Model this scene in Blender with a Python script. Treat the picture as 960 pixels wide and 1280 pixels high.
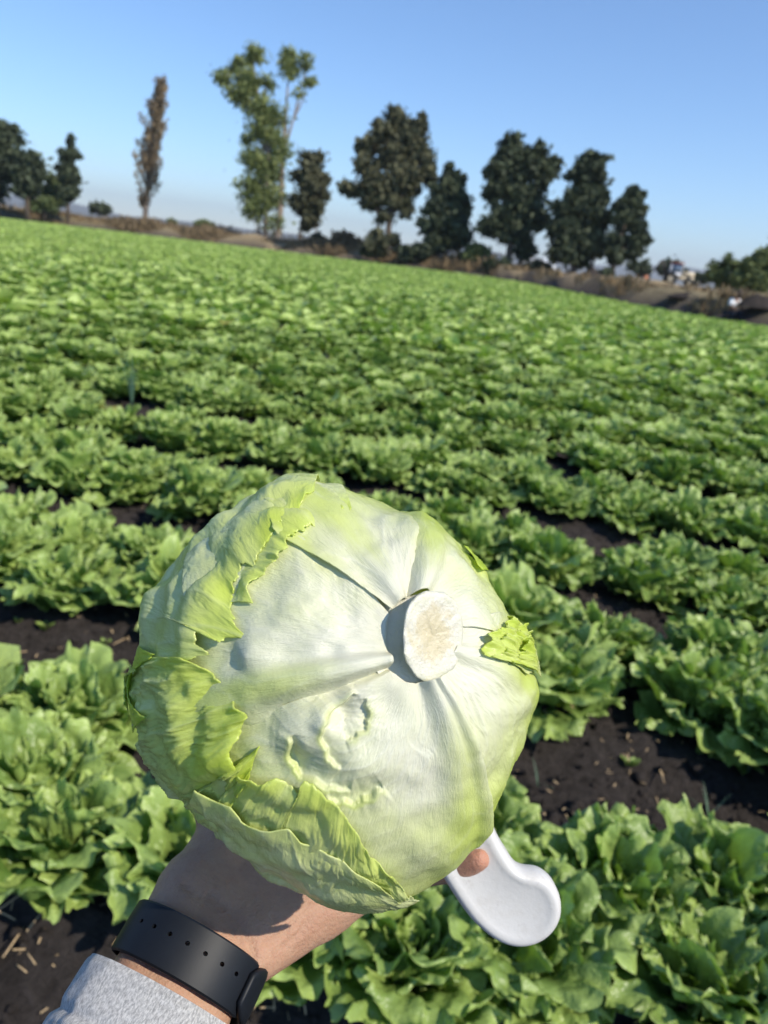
import bpy, bmesh, math, random
import numpy as np
from mathutils import Matrix, Vector

for o in list(bpy.data.objects):
    bpy.data.objects.remove(o, do_unlink=True)
SC = bpy.context.scene
COL = SC.collection
rad = math.radians

# ------------------------------------------------------------------ camera
FPX = 931.0                       # focal length in photo pixels (960 x 1280)
PITCH, ROLL, EYE = rad(19.2), rad(6.5), 1.55
F = np.array([0, math.cos(PITCH), -math.sin(PITCH)])
R0 = np.array([1.0, 0, 0])
U0 = np.array([0, math.sin(PITCH), math.cos(PITCH)])
CX = math.cos(ROLL) * R0 + math.sin(ROLL) * U0
CY = -math.sin(ROLL) * R0 + math.cos(ROLL) * U0
CAM = np.array([0, 0, EYE])
cd = bpy.data.cameras.new('camera')
cam = bpy.data.objects.new('camera', cd)
COL.objects.link(cam)
cam.matrix_world = Matrix(((CX[0], CY[0], -F[0], CAM[0]), (CX[1], CY[1], -F[1], CAM[1]),
                           (CX[2], CY[2], -F[2], CAM[2]), (0, 0, 0, 1)))
cd.sensor_fit = 'VERTICAL'
cd.sensor_height = 36.0
cd.sensor_width = 27.0
cd.lens = FPX * 36.0 / 1280.0
cd.clip_start, cd.clip_end = 0.02, 30000
cd.dof.use_dof = True
cd.dof.focus_distance = 0.315
cd.dof.aperture_fstop = cd.lens / 2.1       # small phone lens: 2.1 mm wide opening
SC.camera = cam

# ------------------------------------------------------------------ sky, sun, exposure
SUN_EL, SUN_AZ = rad(43), rad(122)           # azimuth from +Y (view direction) towards +X (right)
sun_dir = np.array([math.cos(SUN_EL) * math.sin(SUN_AZ), math.cos(SUN_EL) * math.cos(SUN_AZ), math.sin(SUN_EL)])
w = bpy.data.worlds.new('World')
SC.world = w
w.use_nodes = True
nt = w.node_tree
nt.nodes.clear()
sky = nt.nodes.new('ShaderNodeTexSky')
sky.sky_type = 'NISHITA'
sky.sun_disc = False
sky.sun_elevation = SUN_EL
sky.sun_rotation = SUN_AZ
sky.altitude = 2000
sky.air_density = 1.25
sky.dust_density = 0.0
sky.ozone_density = 8.0
bg = nt.nodes.new('ShaderNodeBackground')
bg.inputs[1].default_value = 0.14
wo = nt.nodes.new('ShaderNodeOutputWorld')
nt.links.new(sky.outputs[0], bg.inputs[0])
nt.links.new(bg.outputs[0], wo.inputs[0])
sd = bpy.data.lights.new('sun', 'SUN')
sd.energy = 3.85
sd.angle = rad(0.53)
sd.color = (1.0, 0.925, 0.80)
so = bpy.data.objects.new('sun', sd)
COL.objects.link(so)
so.rotation_euler = Vector(-sun_dir).to_track_quat('-Z', 'Y').to_euler()
SC.view_settings.view_transform = 'Standard'
SC.view_settings.look = 'None'
SC.view_settings.exposure = 0.40
SC.view_settings.gamma = 1.0
SC.view_settings.use_curve_mapping = False
SC.render.engine = 'CYCLES'
SC.cycles.use_denoising = True
SC.cycles.max_bounces = 8
SC.cycles.transparent_max_bounces = 8
SC.cycles.caustics_reflective = False
SC.cycles.caustics_refractive = False
rng = np.random.default_rng(7)
random.seed(7)

# ------------------------------------------------------------------ helpers
def ray(u, v):
    return F + (u - 480) / FPX * CX - (v - 640) / FPX * CY
def at(u, v, depth):
    return CAM + depth * ray(u, v)
def gnd(u, v, z=0.0):
    d = ray(u, v)
    return CAM + (z - EYE) / d[2] * d
def proj(P):
    q = np.asarray(P, float) - CAM
    wz = q @ F
    return 480 + FPX * (q @ CX) / wz, 640 - FPX * (q @ CY) / wz, wz

def _hash(ix, iy, iz, seed):
    h = (ix.astype(np.int64) * 374761393 + iy.astype(np.int64) * 668265263 + iz.astype(np.int64) * 2147483647 + seed * 974634777) & 0xffffffff
    h = ((h ^ (h >> 13)) * 1274126177) & 0xffffffff
    h = ((h ^ (h >> 16)) * 2246822519) & 0xffffffff
    return ((h ^ (h >> 15)) & 0xffffff) / float(0xffffff)
def vnoise(x, y=0.0, z=0.0, seed=0):
    x, y, z = np.broadcast_arrays(np.asarray(x, float), np.asarray(y, float), np.asarray(z, float))
    ix, iy, iz = np.floor(x), np.floor(y), np.floor(z)
    fx, fy, fz = x - ix, y - iy, z - iz
    fx, fy, fz = [t * t * t * (t * (t * 6 - 15) + 10) for t in (fx, fy, fz)]
    r = 0
    for a in (0, 1):
        for b in (0, 1):
            for c in (0, 1):
                wgt = (fx if a else 1 - fx) * (fy if b else 1 - fy) * (fz if c else 1 - fz)
                r = r + wgt * _hash(ix + a, iy + b, iz + c, seed)
    return r * 2 - 1
def fbm(x, y=0.0, z=0.0, seed=0, octv=4, lac=2.1, gain=0.5):
    s, a = 0, 1.0
    x, y, z = np.asarray(x, float), np.asarray(y, float), np.asarray(z, float)
    for k in range(octv):
        s = s + a * vnoise(x, y, z, seed + k * 17)
        x, y, z, a = x * lac + 3.7, y * lac + 1.3, z * lac + 8.1, a * gain
    return s
def smooth(a, b, x):
    t = np.clip((x - a) / (b - a), 0, 1)
    return t * t * (3 - 2 * t)

def mesh_np(name, V, Fc, mat=None, attrs=None, smooth_shade=True):
    """V (n,3), Fc (m,3|4) numpy -> mesh datablock"""
    me = bpy.data.meshes.new(name)
    V = np.ascontiguousarray(V, dtype=np.float32)
    Fc = np.ascontiguousarray(Fc, dtype=np.int32)
    k = Fc.shape[1]
    me.vertices.add(len(V))
    me.vertices.foreach_set('co', V.ravel())
    me.loops.add(Fc.size)
    me.loops.foreach_set('vertex_index', Fc.ravel())
    me.polygons.add(len(Fc))
    me.polygons.foreach_set('loop_start', np.arange(0, Fc.size, k, dtype=np.int32))
    me.polygons.foreach_set('loop_total', np.full(len(Fc), k, dtype=np.int32))
    if smooth_shade:
        me.polygons.foreach_set('use_smooth', np.ones(len(Fc), dtype=bool))
    me.update(calc_edges=True)
    me.validate()
    for n, a in (attrs or {}).items():
        at_ = me.attributes.new(n, 'FLOAT', 'POINT')
        at_.data.foreach_set('value', np.ascontiguousarray(a, dtype=np.float32).ravel())
    if mat:
        me.materials.append(mat)
    return me
def grid_faces(nu, nv, closed=False):
    """rows nu, columns nv; index = i*nv + j; closed wraps columns"""
    i, j = np.meshgrid(np.arange(nu - 1), np.arange(nv if closed else nv - 1), indexing='ij')
    j2 = (j + 1) % nv
    return np.stack([i * nv + j, i * nv + j2, (i + 1) * nv + j2, (i + 1) * nv + j], -1).reshape(-1, 4)
def link(name, me, parent=None, label=None, cat=None, group=None, kind=None):
    o = bpy.data.objects.new(name, me)
    COL.objects.link(o)
    if parent:
        o.parent = parent
    if label: o['label'] = label
    if cat: o['category'] = cat
    if group: o['group'] = group
    if kind: o['kind'] = kind
    return o
class MB:
    """collects quads / tris as one mesh"""
    def __init__(s):
        s.V, s.Q, s.n, s.A = [], [], 0, []
    def add(s, V, Fq, a=0.0):
        V = np.asarray(V, float); Fq = np.asarray(Fq)
        if Fq.shape[1] == 3:
            Fq = np.concatenate([Fq, Fq[:, 2:3]], 1)
        s.V.append(V); s.Q.append(Fq + s.n); s.n += len(V)
        s.A.append(np.broadcast_to(np.asarray(a, float), (len(V),)))
    def tube(s, pts, radii, seg=8, a=0.0, cap=True):
        pts = np.asarray(pts, float); radii = np.asarray(radii, float)
        n = len(pts)
        tan = np.gradient(pts, axis=0)
        tan /= np.linalg.norm(tan, axis=1)[:, None] + 1e-9
        ref = np.array([0, 0, 1.0]) if abs(tan[0][2]) < .9 else np.array([1.0, 0, 0])
        th = np.arange(seg) * 2 * math.pi / seg
        V = []
        for k in range(n):
            e1 = np.cross(tan[k], ref); e1 /= np.linalg.norm(e1) + 1e-9
            e2 = np.cross(tan[k], e1)
            V.append(pts[k] + radii[k] * (np.cos(th)[:, None] * e1 + np.sin(th)[:, None] * e2))
        V = np.concatenate(V)
        Q = grid_faces(n, seg, True)
        if cap:
            V = np.concatenate([V, pts[:1], pts[-1:]])
            c0, c1 = n * seg, n * seg + 1
            j = np.arange(seg)
            q0 = np.stack([j, np.full(seg, c0), np.full(seg, c0), (j + 1) % seg], -1)
            q1 = np.stack([(n - 1) * seg + j, (n - 1) * seg + (j + 1) % seg, np.full(seg, c1), np.full(seg, c1)], -1)
            Q = np.concatenate([Q, q0, q1])
        s.add(V, Q, a)
    def box(s, lo, hi, M=None, a=0.0, bev=0.0):
        x0, y0, z0 = lo; x1, y1, z1 = hi
        b = bev
        if b <= 0:
            V = np.array([(x, y, z) for x in (x0, x1) for y in (y0, y1) for z in (z0, z1)], float)
            Q = np.array([(0, 1, 3, 2), (4, 6, 7, 5), (0, 4, 5, 1), (2, 3, 7, 6), (0, 2, 6, 4), (1, 5, 7, 3)])
        else:
            bm = bmesh.new()
            bmesh.ops.create_cube(bm, size=1.0)
            for v in bm.verts:
                v.co = Vector(((x0 + x1) / 2 + v.co.x * (x1 - x0), (y0 + y1) / 2 + v.co.y * (y1 - y0), (z0 + z1) / 2 + v.co.z * (z1 - z0)))
            bmesh.ops.bevel(bm, geom=bm.edges[:], offset=b, segments=2, affect='EDGES')
            bmesh.ops.triangulate(bm, faces=bm.faces[:])
            bm.verts.index_update()
            V = np.array([v.co[:] for v in bm.verts]); Q = np.array([[v.index for v in f.verts] for f in bm.faces])
            bm.free()
        if M is not None:
            V = V @ np.asarray(M)[:3, :3].T + np.asarray(M)[:3, 3]
        s.add(V, Q, a)
    def mesh(s, name, mat, smooth_shade=True, origin=None):
        V = np.concatenate(s.V)
        if origin is not None:
            V = V - np.asarray(origin)
        me = mesh_np(name, V, np.concatenate(s.Q), None, None, smooth_shade) if False else None
        Q = np.concatenate(s.Q)
        tri = Q[:, 3] == Q[:, 2]
        dq = Q[:, 1] == Q[:, 2]
        me = bpy.data.meshes.new(name)
        faces = []
        for q in Q.tolist():
            f = []
            for i in q:
                if i not in f: f.append(i)
            faces.append(f)
        me.from_pydata(V.tolist(), [], faces)
        if smooth_shade:
            me.polygons.foreach_set('use_smooth', np.ones(len(me.polygons), dtype=bool))
        at_ = me.attributes.new('var', 'FLOAT', 'POINT')
        at_.data.foreach_set('value', np.concatenate(s.A).astype(np.float32))
        if mat: me.materials.append(mat)
        return me

# ------------------------------------------------------------------ materials
class Mat:
    def __init__(s, name):
        s.m = bpy.data.materials.new(name)
        s.m.use_nodes = True
        s.t = s.m.node_tree
        s.t.nodes.clear()
        s.out = s.n('ShaderNodeOutputMaterial')
    def n(s, typ, **kw):
        nd = s.t.nodes.new(typ)
        for k, v in kw.items():
            setattr(nd, k, v)
        return nd
    def l(s, a, b):
        s.t.links.new(a, b)
    def attr(s, name):
        return s.n('ShaderNodeAttribute', attribute_name=name).outputs['Fac']
    def noise(s, scale, detail=4, rough=.55, vec=None, dist=0.0):
        nd = s.n('ShaderNodeTexNoise')
        nd.inputs['Scale'].default_value = scale
        nd.inputs['Detail'].default_value = detail
        nd.inputs['Roughness'].default_value = rough
        nd.inputs['Distortion'].default_value = dist
        if vec is not None: s.l(vec, nd.inputs['Vector'])
        return nd.outputs['Fac']
    def co(s, kind='Object', scale=None):
        o = s.n('ShaderNodeTexCoord').outputs[kind]
        if scale is not None:
            mp = s.n('ShaderNodeMapping')
            mp.inputs['Scale'].default_value = scale
            s.l(o, mp.inputs[0]); o = mp.outputs[0]
        return o
    def ramp(s, fac, stops):
        r = s.n('ShaderNodeValToRGB')
        el = r.color_ramp.elements
        while len(el) < len(stops): el.new(0.5)
        for e, (p, c) in zip(el, stops):
            e.position = p; e.color = (*c, 1) if len(c) == 3 else c
        s.l(fac, r.inputs[0])
        return r.outputs[0]
    def rng(s, v, a, b, c, d):
        m = s.n('ShaderNodeMapRange')
        s.l(v, m.inputs[0])
        for i, x in enumerate((a, b, c, d)): m.inputs[i + 1].default_value = x
        return m.outputs[0]
    def math(s, op, a, b=None):
        m = s.n('ShaderNodeMath', operation=op)
        for i, x in enumerate((a, b)):
            if x is None: continue
            if isinstance(x, (int, float)): m.inputs[i].default_value = x
            else: s.l(x, m.inputs[i])
        return m.outputs[0]
    def mix(s, fac, a, b, blend='MIX'):
        m = s.n('ShaderNodeMix', data_type='RGBA', blend_type=blend)
        for sock, x in ((m.inputs[0], fac), (m.inputs[6], a), (m.inputs[7], b)):
            if isinstance(x, (int, float)): sock.default_value = x
            elif isinstance(x, tuple): sock.default_value = (*x, 1)
            else: s.l(x, sock)
        return m.outputs[2]
    def bump(s, h, strength=.5, dist=.01):
        b = s.n('ShaderNodeBump')
        b.inputs['Strength'].default_value = strength
        b.inputs['Distance'].default_value = dist
        s.l(h, b.inputs['Height'])
        return b.outputs[0]
    def bsdf(s, col, rough=.6, spec=.4, normal=None, sss=0.0, sss_r=(1, .5, .25), sss_s=.01, coat=0, sheen=0):
        b = s.n('ShaderNodeBsdfPrincipled')
        if isinstance(col, tuple): b.inputs['Base Color'].default_value = (*col, 1)
        else: s.l(col, b.inputs['Base Color'])
        if isinstance(rough, (int, float)): b.inputs['Roughness'].default_value = rough
        else: s.l(rough, b.inputs['Roughness'])
        b.inputs['Specular IOR Level'].default_value = spec
        if normal is not None: s.l(normal, b.inputs['Normal'])
        if sss:
            b.inputs['Subsurface Weight'].default_value = sss
            b.inputs['Subsurface Radius'].default_value = sss_r
            b.inputs['Subsurface Scale'].default_value = sss_s
        if coat:
            b.inputs['Coat Weight'].default_value = coat
            b.inputs['Coat Roughness'].default_value = .15
        if sheen: b.inputs['Sheen Weight'].default_value = sheen
        return b.outputs[0]
    def transl(s, shader, col, fac, normal=None):
        t = s.n('ShaderNodeBsdfTranslucent')
        if isinstance(col, tuple): t.inputs[0].default_value = (*col, 1)
        else: s.l(col, t.inputs[0])
        if normal is not None: s.l(normal, t.inputs['Normal'])
        m = s.n('ShaderNodeMixShader')
        if isinstance(fac, (int, float)): m.inputs[0].default_value = fac
        else: s.l(fac, m.inputs[0])
        s.l(shader, m.inputs[1]); s.l(t.outputs[0], m.inputs[2])
        return m.outputs[0]
    def done(s, shader):
        s.l(shader, s.out.inputs[0])
        return s.m

def simple(name, col, rough=.6, spec=.4, nscale=6.0, namp=.25, bump=0.0, bdist=.01):
    M = Mat(name)
    v = M.co('Object')
    nz = M.noise(nscale, 5, .6, v)
    c = M.mix(M.rng(nz, .3, .7, 0, 1), tuple(x * (1 - namp) for x in col), tuple(min(1, x * (1 + namp)) for x in col))
    nrm = M.bump(nz, bump, bdist) if bump else None
    return M.done(M.bsdf(c, rough, spec, nrm))

def leaf_mat(name, dark, light, tr, tr_fac=.35, rough=.45, spec=.35, rnd=.25):
    """thin leaf: glossy top, light shining through; 'tip' = pale margin, 'var' = plant to plant"""
    M = Mat(name)
    tip = M.attr('tip')
    oi = M.n('ShaderNodeObjectInfo').outputs['Random']
    v = M.co('Object')
    nz = M.noise(28, 4, .6, v)
    fac = M.math('ADD', M.math('MULTIPLY', tip, .55), M.math('ADD', M.math('MULTIPLY', oi, rnd), M.rng(nz, .3, .7, 0, .24)))
    fac = M.math('ADD', fac, M.attr('var'))
    col = M.mix(M.math('MINIMUM', M.math('MAXIMUM', fac, 0.0), 1.0), dark, light)
    nrm = M.bump(M.noise(46, 3, .55, v), .8, .012)
    sh = M.bsdf(col, rough, spec, nrm)
    tc = M.mix(M.math('MINIMUM', fac, 1.0), tuple(x * .7 for x in tr), tr)
    return M.done(M.transl(sh, tc, tr_fac))

MAT_LETTUCE = leaf_mat('lettuce_leaf', (.050, .130, .016), (.49, .62, .17), (.30, .52, .05), .24, .36, .5)
MAT_YELLOW = leaf_mat('yellowing_leaf', (.30, .34, .05), (.55, .48, .12), (.5, .5, .06), .3)
MAT_BLUEGREEN = leaf_mat('onion_leaf', (.10, .20, .13), (.20, .34, .22), (.1, .2, .1), .2)
MAT_DRYLEAF = simple('dry_leaf', (.42, .25, .16), .8, .2, 20, .4)
MAT_STRAW = simple('dry_straw', (.52, .38, .22), .75, .2, 30, .3)
MAT_BARK = simple('bark', (.11, .085, .065), .9, .1, 3, .35, .6, .03)
MAT_PALEBARK = simple('pale_bark', (.24, .19, .15), .9, .1, 3, .3, .6, .03)

def ground_mat():
    M = Mat('soil_and_dry_ground')
    v = M.co('Object')
    n1 = M.noise(2.2, 6, .65, v); n2 = M.noise(26, 8, .72, v); n3 = M.noise(150, 6, .7, v); n4 = M.noise(.03, 4, .6, v)
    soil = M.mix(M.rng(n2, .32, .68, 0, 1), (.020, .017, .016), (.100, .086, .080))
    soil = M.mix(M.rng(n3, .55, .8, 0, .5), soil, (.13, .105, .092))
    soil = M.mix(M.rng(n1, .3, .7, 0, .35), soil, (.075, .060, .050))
    dry = M.mix(M.rng(n1, .3, .7, 0, 1), (.27, .19, .11), (.46, .35, .21))
    dry = M.mix(M.rng(n4, .4, .65, 0, .8), dry, (.20, .19, .085))
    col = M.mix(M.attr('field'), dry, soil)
    h = M.math('ADD', M.math('MULTIPLY', n2, 1.0), M.math('MULTIPLY', n3, .5))
    nrm = M.bump(h, 1.0, .035)
    return M.done(M.bsdf(col, .92, .15, nrm))
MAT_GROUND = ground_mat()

# ------------------------------------------------------------------ field layout
ROWA = rad(11.5)
RD = np.array([math.cos(ROWA), -math.sin(ROWA)])      # along the rows (towards the right they come nearer)
RN = np.array([math.sin(ROWA), math.cos(ROWA)])       # across the rows, away from the camera
BED, BED0 = 1.12, 1.46                                # bed spacing, centre of the nearest bed
EDGE = np.array([(-400, 190), (-120, 128), (-44, 108), (-18, 97), (-3, 88.5), (8, 82), (11.6, 72), (13.0, 54), (14.2, 42), (16.7, 36), (24, 27), (60, -8), (90, -40)], float)
def in_field(x, y):
    """signed-ish distance (m) inside the field, along the view direction"""
    return np.interp(x, EDGE[:, 0], EDGE[:, 1]) - y
def bed_height(x, y):
    c = x * RN[0] + y * RN[1]
    ph = (c - BED0) / BED
    ph = np.abs(ph - np.round(ph)) * BED              # 0 at the bed centre, BED/2 in the furrow
    return 0.09 * (1 - smooth(.28, .50, ph))

def axis_pts(lo, hi, fine_lo, fine_hi, step, grow, far):
    a = list(np.arange(fine_lo, fine_hi + 1e-6, step))
    s, x = step, fine_hi
    while x < hi:
        s = min(s * grow, far); x += s; a.append(x)
    s, x = step, fine_lo
    while x > lo:
        s = min(s * grow, far); x -= s; a.insert(0, x)
    return np.array(a)
def ground():
    xs = axis_pts(-9000, 9000, -2.0, 2.4, .05, 1.09, 700)
    ys = axis_pts(-300, 12000, .4, 4.0, .05, 1.045, 700)
    X, Y = np.meshgrid(xs, ys, indexing='ij')
    d = np.hypot(X, Y)
    fld = in_field(X, Y)
    Z = bed_height(X, Y) * smooth(45, 25, d) + .06 * smooth(25, 45, d)
    near = smooth(14, 6, d)
    Z += near * (.020 * fbm(X * 5, Y * 5, seed=3, octv=4) + .016 * np.abs(fbm(X * 16, Y * 16, seed=5, octv=3)))
    Z *= smooth(-1.0, .8, fld)
    # shallow rough bank outside the field
    bank = smooth(-.6, -3.5, fld) * smooth(-60, -12, fld)
    Z += bank * (1.35 + .5 * fbm(X * .25, Y * .25, seed=9)) * smooth(900, 300, d)
    Z += smooth(-1, -40, fld) * .25 * fbm(X * .05, Y * .05, seed=10) * smooth(2000, 400, d)
    V = np.stack([X, Y, Z], -1).reshape(-1, 3)
    me = mesh_np('ground', V, grid_faces(len(xs), len(ys))[:, ::-1], MAT_GROUND, {'field': np.clip(smooth(-2.2, -.4, fld + .8 * fbm(X * .8, Y * .8, seed=2)) + smooth(-12, 4, X) * smooth(-4.2, -2.4, fld + 1.6 * fbm(X * .35, Y * .35, seed=4)), 0, 1).ravel()})  # bank slope: dark soil at right, tree shade painted in soil colour mid-row
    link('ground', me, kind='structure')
    return
ground()
def soil_z(x, y):
    d = math.hypot(x, y)
    return float(bed_height(np.array(x), np.array(y)) * smooth(45, 25, d) + .06 * smooth(25, 45, d))

# ------------------------------------------------------------------ lettuce plants of the field
def leaf_arrays(nu, nv, L, W, e0, e1, cup, ruf, seed, twist=0.0):
    r = np.random.default_rng(seed)
    uu = np.linspace(-1, 1, nu); uu = np.sign(uu) * (1 - (1 - np.abs(uu)) ** 1.35)
    vv = 1 - (1 - np.linspace(0, 1, nv)) ** 1.35
    u = uu[:, None] * np.ones((1, nv))
    v = np.ones((nu, 1)) * vv[None, :]
    # u, v on the unit square -> rounded fan outline
    q = np.arctan2(u, (v - .40) * 1.25)
    edge = np.clip(np.maximum(np.abs(u), (v - .1) / .9), 0, 1) * smooth(.02, .40, v)
    ph = r.uniform(0, 6.28, 8)
    f1, f2, f3 = r.integers(4, 6), r.integers(9, 13), r.integers(20, 26)
    qq = q + .25 * np.sin(2 * q + ph[5]) + .1 * np.sin(5 * q + ph[6])
    hi_ = 0.42 if nu > 20 else 0.0                              # fine frills only where the mesh can carry them
    wave = .42 * edge ** 1.6 * np.sin(f1 * qq + ph[0]) + .42 * edge ** 3 * np.sin(f2 * qq + ph[1]) + .26 * edge ** 4.5 * np.sin(f3 * qq + ph[2]) + hi_ * .18 * edge ** 8 * np.sin(43 * qq + ph[3])
    tooth = 1 + edge ** 5 * (.05 * np.sin(f2 * 1.5 * qq + ph[3]) + hi_ * .055 * np.sin(31 * qq + ph[4]) + hi_ * .045 * np.sin(59 * qq + ph[5]))
    ve = v * (1 - .34 * u ** 2 * v ** 1.5) * (1 + (tooth - 1) * v)
    wid = W / 2 * (.17 + .83 * smooth(0, .58, v) - .12 * smooth(.7, 1, v)) * tooth
    # spine
    k = np.linspace(0, 1.2, 60)
    ang = e0 + (e1 - e0) * k ** 1.3
    sx = np.concatenate([[0], np.cumsum(np.cos(ang[:-1]) * np.diff(k))]) * L
    sz = np.concatenate([[0], np.cumsum(np.sin(ang[:-1]) * np.diff(k))]) * L
    px_, pz_ = np.interp(ve, k, sx), np.interp(ve, k, sz)
    an = np.interp(ve, k, ang)
    off = cup * (np.abs(u) ** 1.8) * wid + ruf * wave + .014 * L / .2 * fbm(u * 2.3 + seed, v * 3.1, seed=seed, octv=2)
    off += -.012 * np.exp(-(u / .10) ** 2) * (1 - v)               # mid rib groove
    X = px_ - np.sin(an) * off
    Z = pz_ + np.cos(an) * off
    Y = u * wid + edge ** 3.5 * ruf * .45 * np.cos(f2 * qq + ph[1]) + twist * v * u * .02
    tip = np.clip(.10 + .9 * edge ** 4 + .30 * np.exp(-(u / .07) ** 2) * (1 - v), 0, 1)
    return np.stack([X, Y, Z], -1).reshape(-1, 3), grid_faces(nu, nv), tip.ravel()

LAYERS = (  # count, radius, length, width, elev0, elev1, cup, ruffle
    ('outer', 8, .030, .235, .255, rad(42), rad(-4), .14, .024),
    ('mid', 7, .024, .215, .240, rad(64), rad(18), .24, .023),
    ('inner', 6, .018, .180, .195, rad(84), rad(50), .36, .018),
    ('heart', 4, .014, .135, .165, rad(92), rad(122), .55, .009))
def leaf_set(nu, nv, nvar, k_=1.0):
    S = {}
    for li, (nm, cnt, r0, L, W, e0, e1, cup, ruf) in enumerate(LAYERS):
        S[nm] = [leaf_arrays(nu, nv, k_ * L * (1 + .12 * math.sin(3 * k + li)), k_ ** 1.5 * W * (1 + .1 * math.cos(2 * k)), e0 + .12 * math.sin(5 * k), e1 + .2 * math.cos(4 * k + 1), cup, ruf, 100 * li + k) for k in range(nvar)]
    return S
def rosette(seed, counts=None):
    """leaf placements (layer, variant, azimuth, tilt, scale, r0) for one plant"""
    r = np.random.default_rng(seed)
    out = []
    for li, (nm, cnt, r0, *_rest) in enumerate(LAYERS):
        n = cnt if counts is None else counts[li]
        a0 = r.uniform(0, 6.28)
        for k in range(n):
            out.append((nm, int(r.integers(0, 99)), a0 + k * 6.2832 / n + r.normal(0, .14), r.normal(0, .13), r.uniform(.86, 1.14), r0 * r.uniform(.7, 1.3)))
    return out
def leaf_matrix(az, tilt, sc, r0, roll=0.0):
    return Matrix.Rotation(az, 4, 'Z') @ Matrix.Translation((r0, 0, 0)) @ Matrix.Rotation(-tilt, 4, 'Y') @ Matrix.Rotation(roll, 4, 'X') @ Matrix.Scale(sc, 4)
HI = leaf_set(61, 33, 5)
HI_MESH = {k: [mesh_np('lettuce_leaf', V, Q, MAT_LETTUCE, {'tip': t}) for (V, Q, t) in v] for k, v in HI.items()}
MD = leaf_set(13, 10, 5)
LO = leaf_set(5, 4, 5)
L2 = leaf_set(4, 4, 5)
XL = leaf_set(2, 3, 5, .82)
def plant_arrays(S, seed, counts):
    Vs, Qs, Ts, n = [], [], [], 0
    for (nm, var, az, tilt, sc, r0) in rosette(seed, counts):
        V, Q, t = S[nm][var % len(S[nm])]
        M = np.array(leaf_matrix(az, tilt, sc, r0))
        Vs.append(V @ M[:3, :3].T + M[:3, 3]); Qs.append(Q + n); Ts.append(t); n += len(V)
    return np.concatenate(Vs), np.concatenate(Qs), np.concatenate(Ts)

# plant sites: two staggered lines per bed
HEAD_PX = (418, 868)
sites = []
cmax = 190
for b in range(0, int(cmax / BED)):
    for line in (0, 1):
        c = BED0 + b * BED + (-.165 if line == 0 else .165)
        t = np.arange(-130, 80, .385) + (.0 if line == 0 else .18) + .10 * ((b * 7919) % 11) / 11 - .03
        x = RD[0] * t + RN[0] * c; y = RD[1] * t + RN[1] * c
        x = x + rng.normal(0, .045, len(t)); y = y + rng.normal(0, .04, len(t))
        keep = (in_field(x, y) > .5) & (y > .75) & (rng.random(len(t)) > .035)
        # only what can be seen from here or from a step beside
        u = x / np.maximum(y, .1)
        keep &= (np.abs(u) < .57 + 1.8 / np.maximum(y, .5))
        for xx, yy in zip(x[keep], y[keep]):
            sites.append((b, line, xx, yy))
sites += [(0, 0, -.66, 1.36), (0, 0, .16, 1.19)]
S_ = np.array([(x, y) for (_, _, x, y) in sites])
pu, pv, pw = proj(np.stack([S_[:, 0], S_[:, 1], np.full(len(S_), .2)], -1))
dist = np.hypot(S_[:, 0], S_[:, 1])
inview = (pu > -70) & (pu < 1030) & (pv < 1370) & (pv > 0)
# kept clear of bare patches seen in the photo
bare = [(-.66, 1.00, .26), (-1.10, 1.0, .35), (-.14, 1.05, .16)]
clear = np.ones(len(S_), bool)
for bx, by, br in bare:
    clear &= np.hypot(S_[:, 0] - bx, S_[:, 1] - by) > br
hidden = np.hypot((pu - HEAD_PX[0]) / 185, (pv - HEAD_PX[1]) / 185) < 1
order = np.argsort(dist + 100 * (~inview) + 100 * hidden + 1000 * (~clear))
single = order[:300]
rest = np.setdiff1d(np.where(clear)[0], single)
ORD = ['first', 'second', 'third', 'fourth', 'fifth', 'sixth', 'seventh', 'eighth', 'ninth', 'tenth', 'eleventh', 'twelfth', 'thirteenth', 'fourteenth', 'fifteenth', 'sixteenth', 'seventeenth', 'eighteenth', 'nineteenth', 'twentieth',
       'twenty-first', 'twenty-second', 'twenty-third', 'twenty-fourth', 'twenty-fifth', 'twenty-sixth', 'twenty-seventh', 'twenty-eighth', 'twenty-ninth', 'thirtieth', 'thirty-first', 'thirty-second', 'thirty-third', 'thirty-fourth', 'thirty-fifth']
by_line = {}
for i in single:
    by_line.setdefault((sites[i][0], sites[i][1]), []).append(i)
label_of = {}
beds = sorted({k[0] for k in by_line})
for (b, line), ids in by_line.items():
    for rank, i in enumerate(sorted(ids, key=lambda k: pu[k])):
        label_of[i] = 'frilly green lettuce plant in %s row of the %s bed, %s from left' % ('front' if line == 0 else 'back', ORD[beds.index(b)] + ('-nearest' if beds.index(b) else ' and nearest'), ORD[min(rank, 34)])
GROUP_L = 'lettuce plants growing in the nearest beds'
MID_MESH = []
for k in range(8):
    V, Q, T = plant_arrays(MD, 500 + k, None)
    MID_MESH.append(mesh_np('lettuce_plant', V, Q, MAT_LETTUCE, {'tip': T}))
NEAR_PARTS = 110
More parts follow.
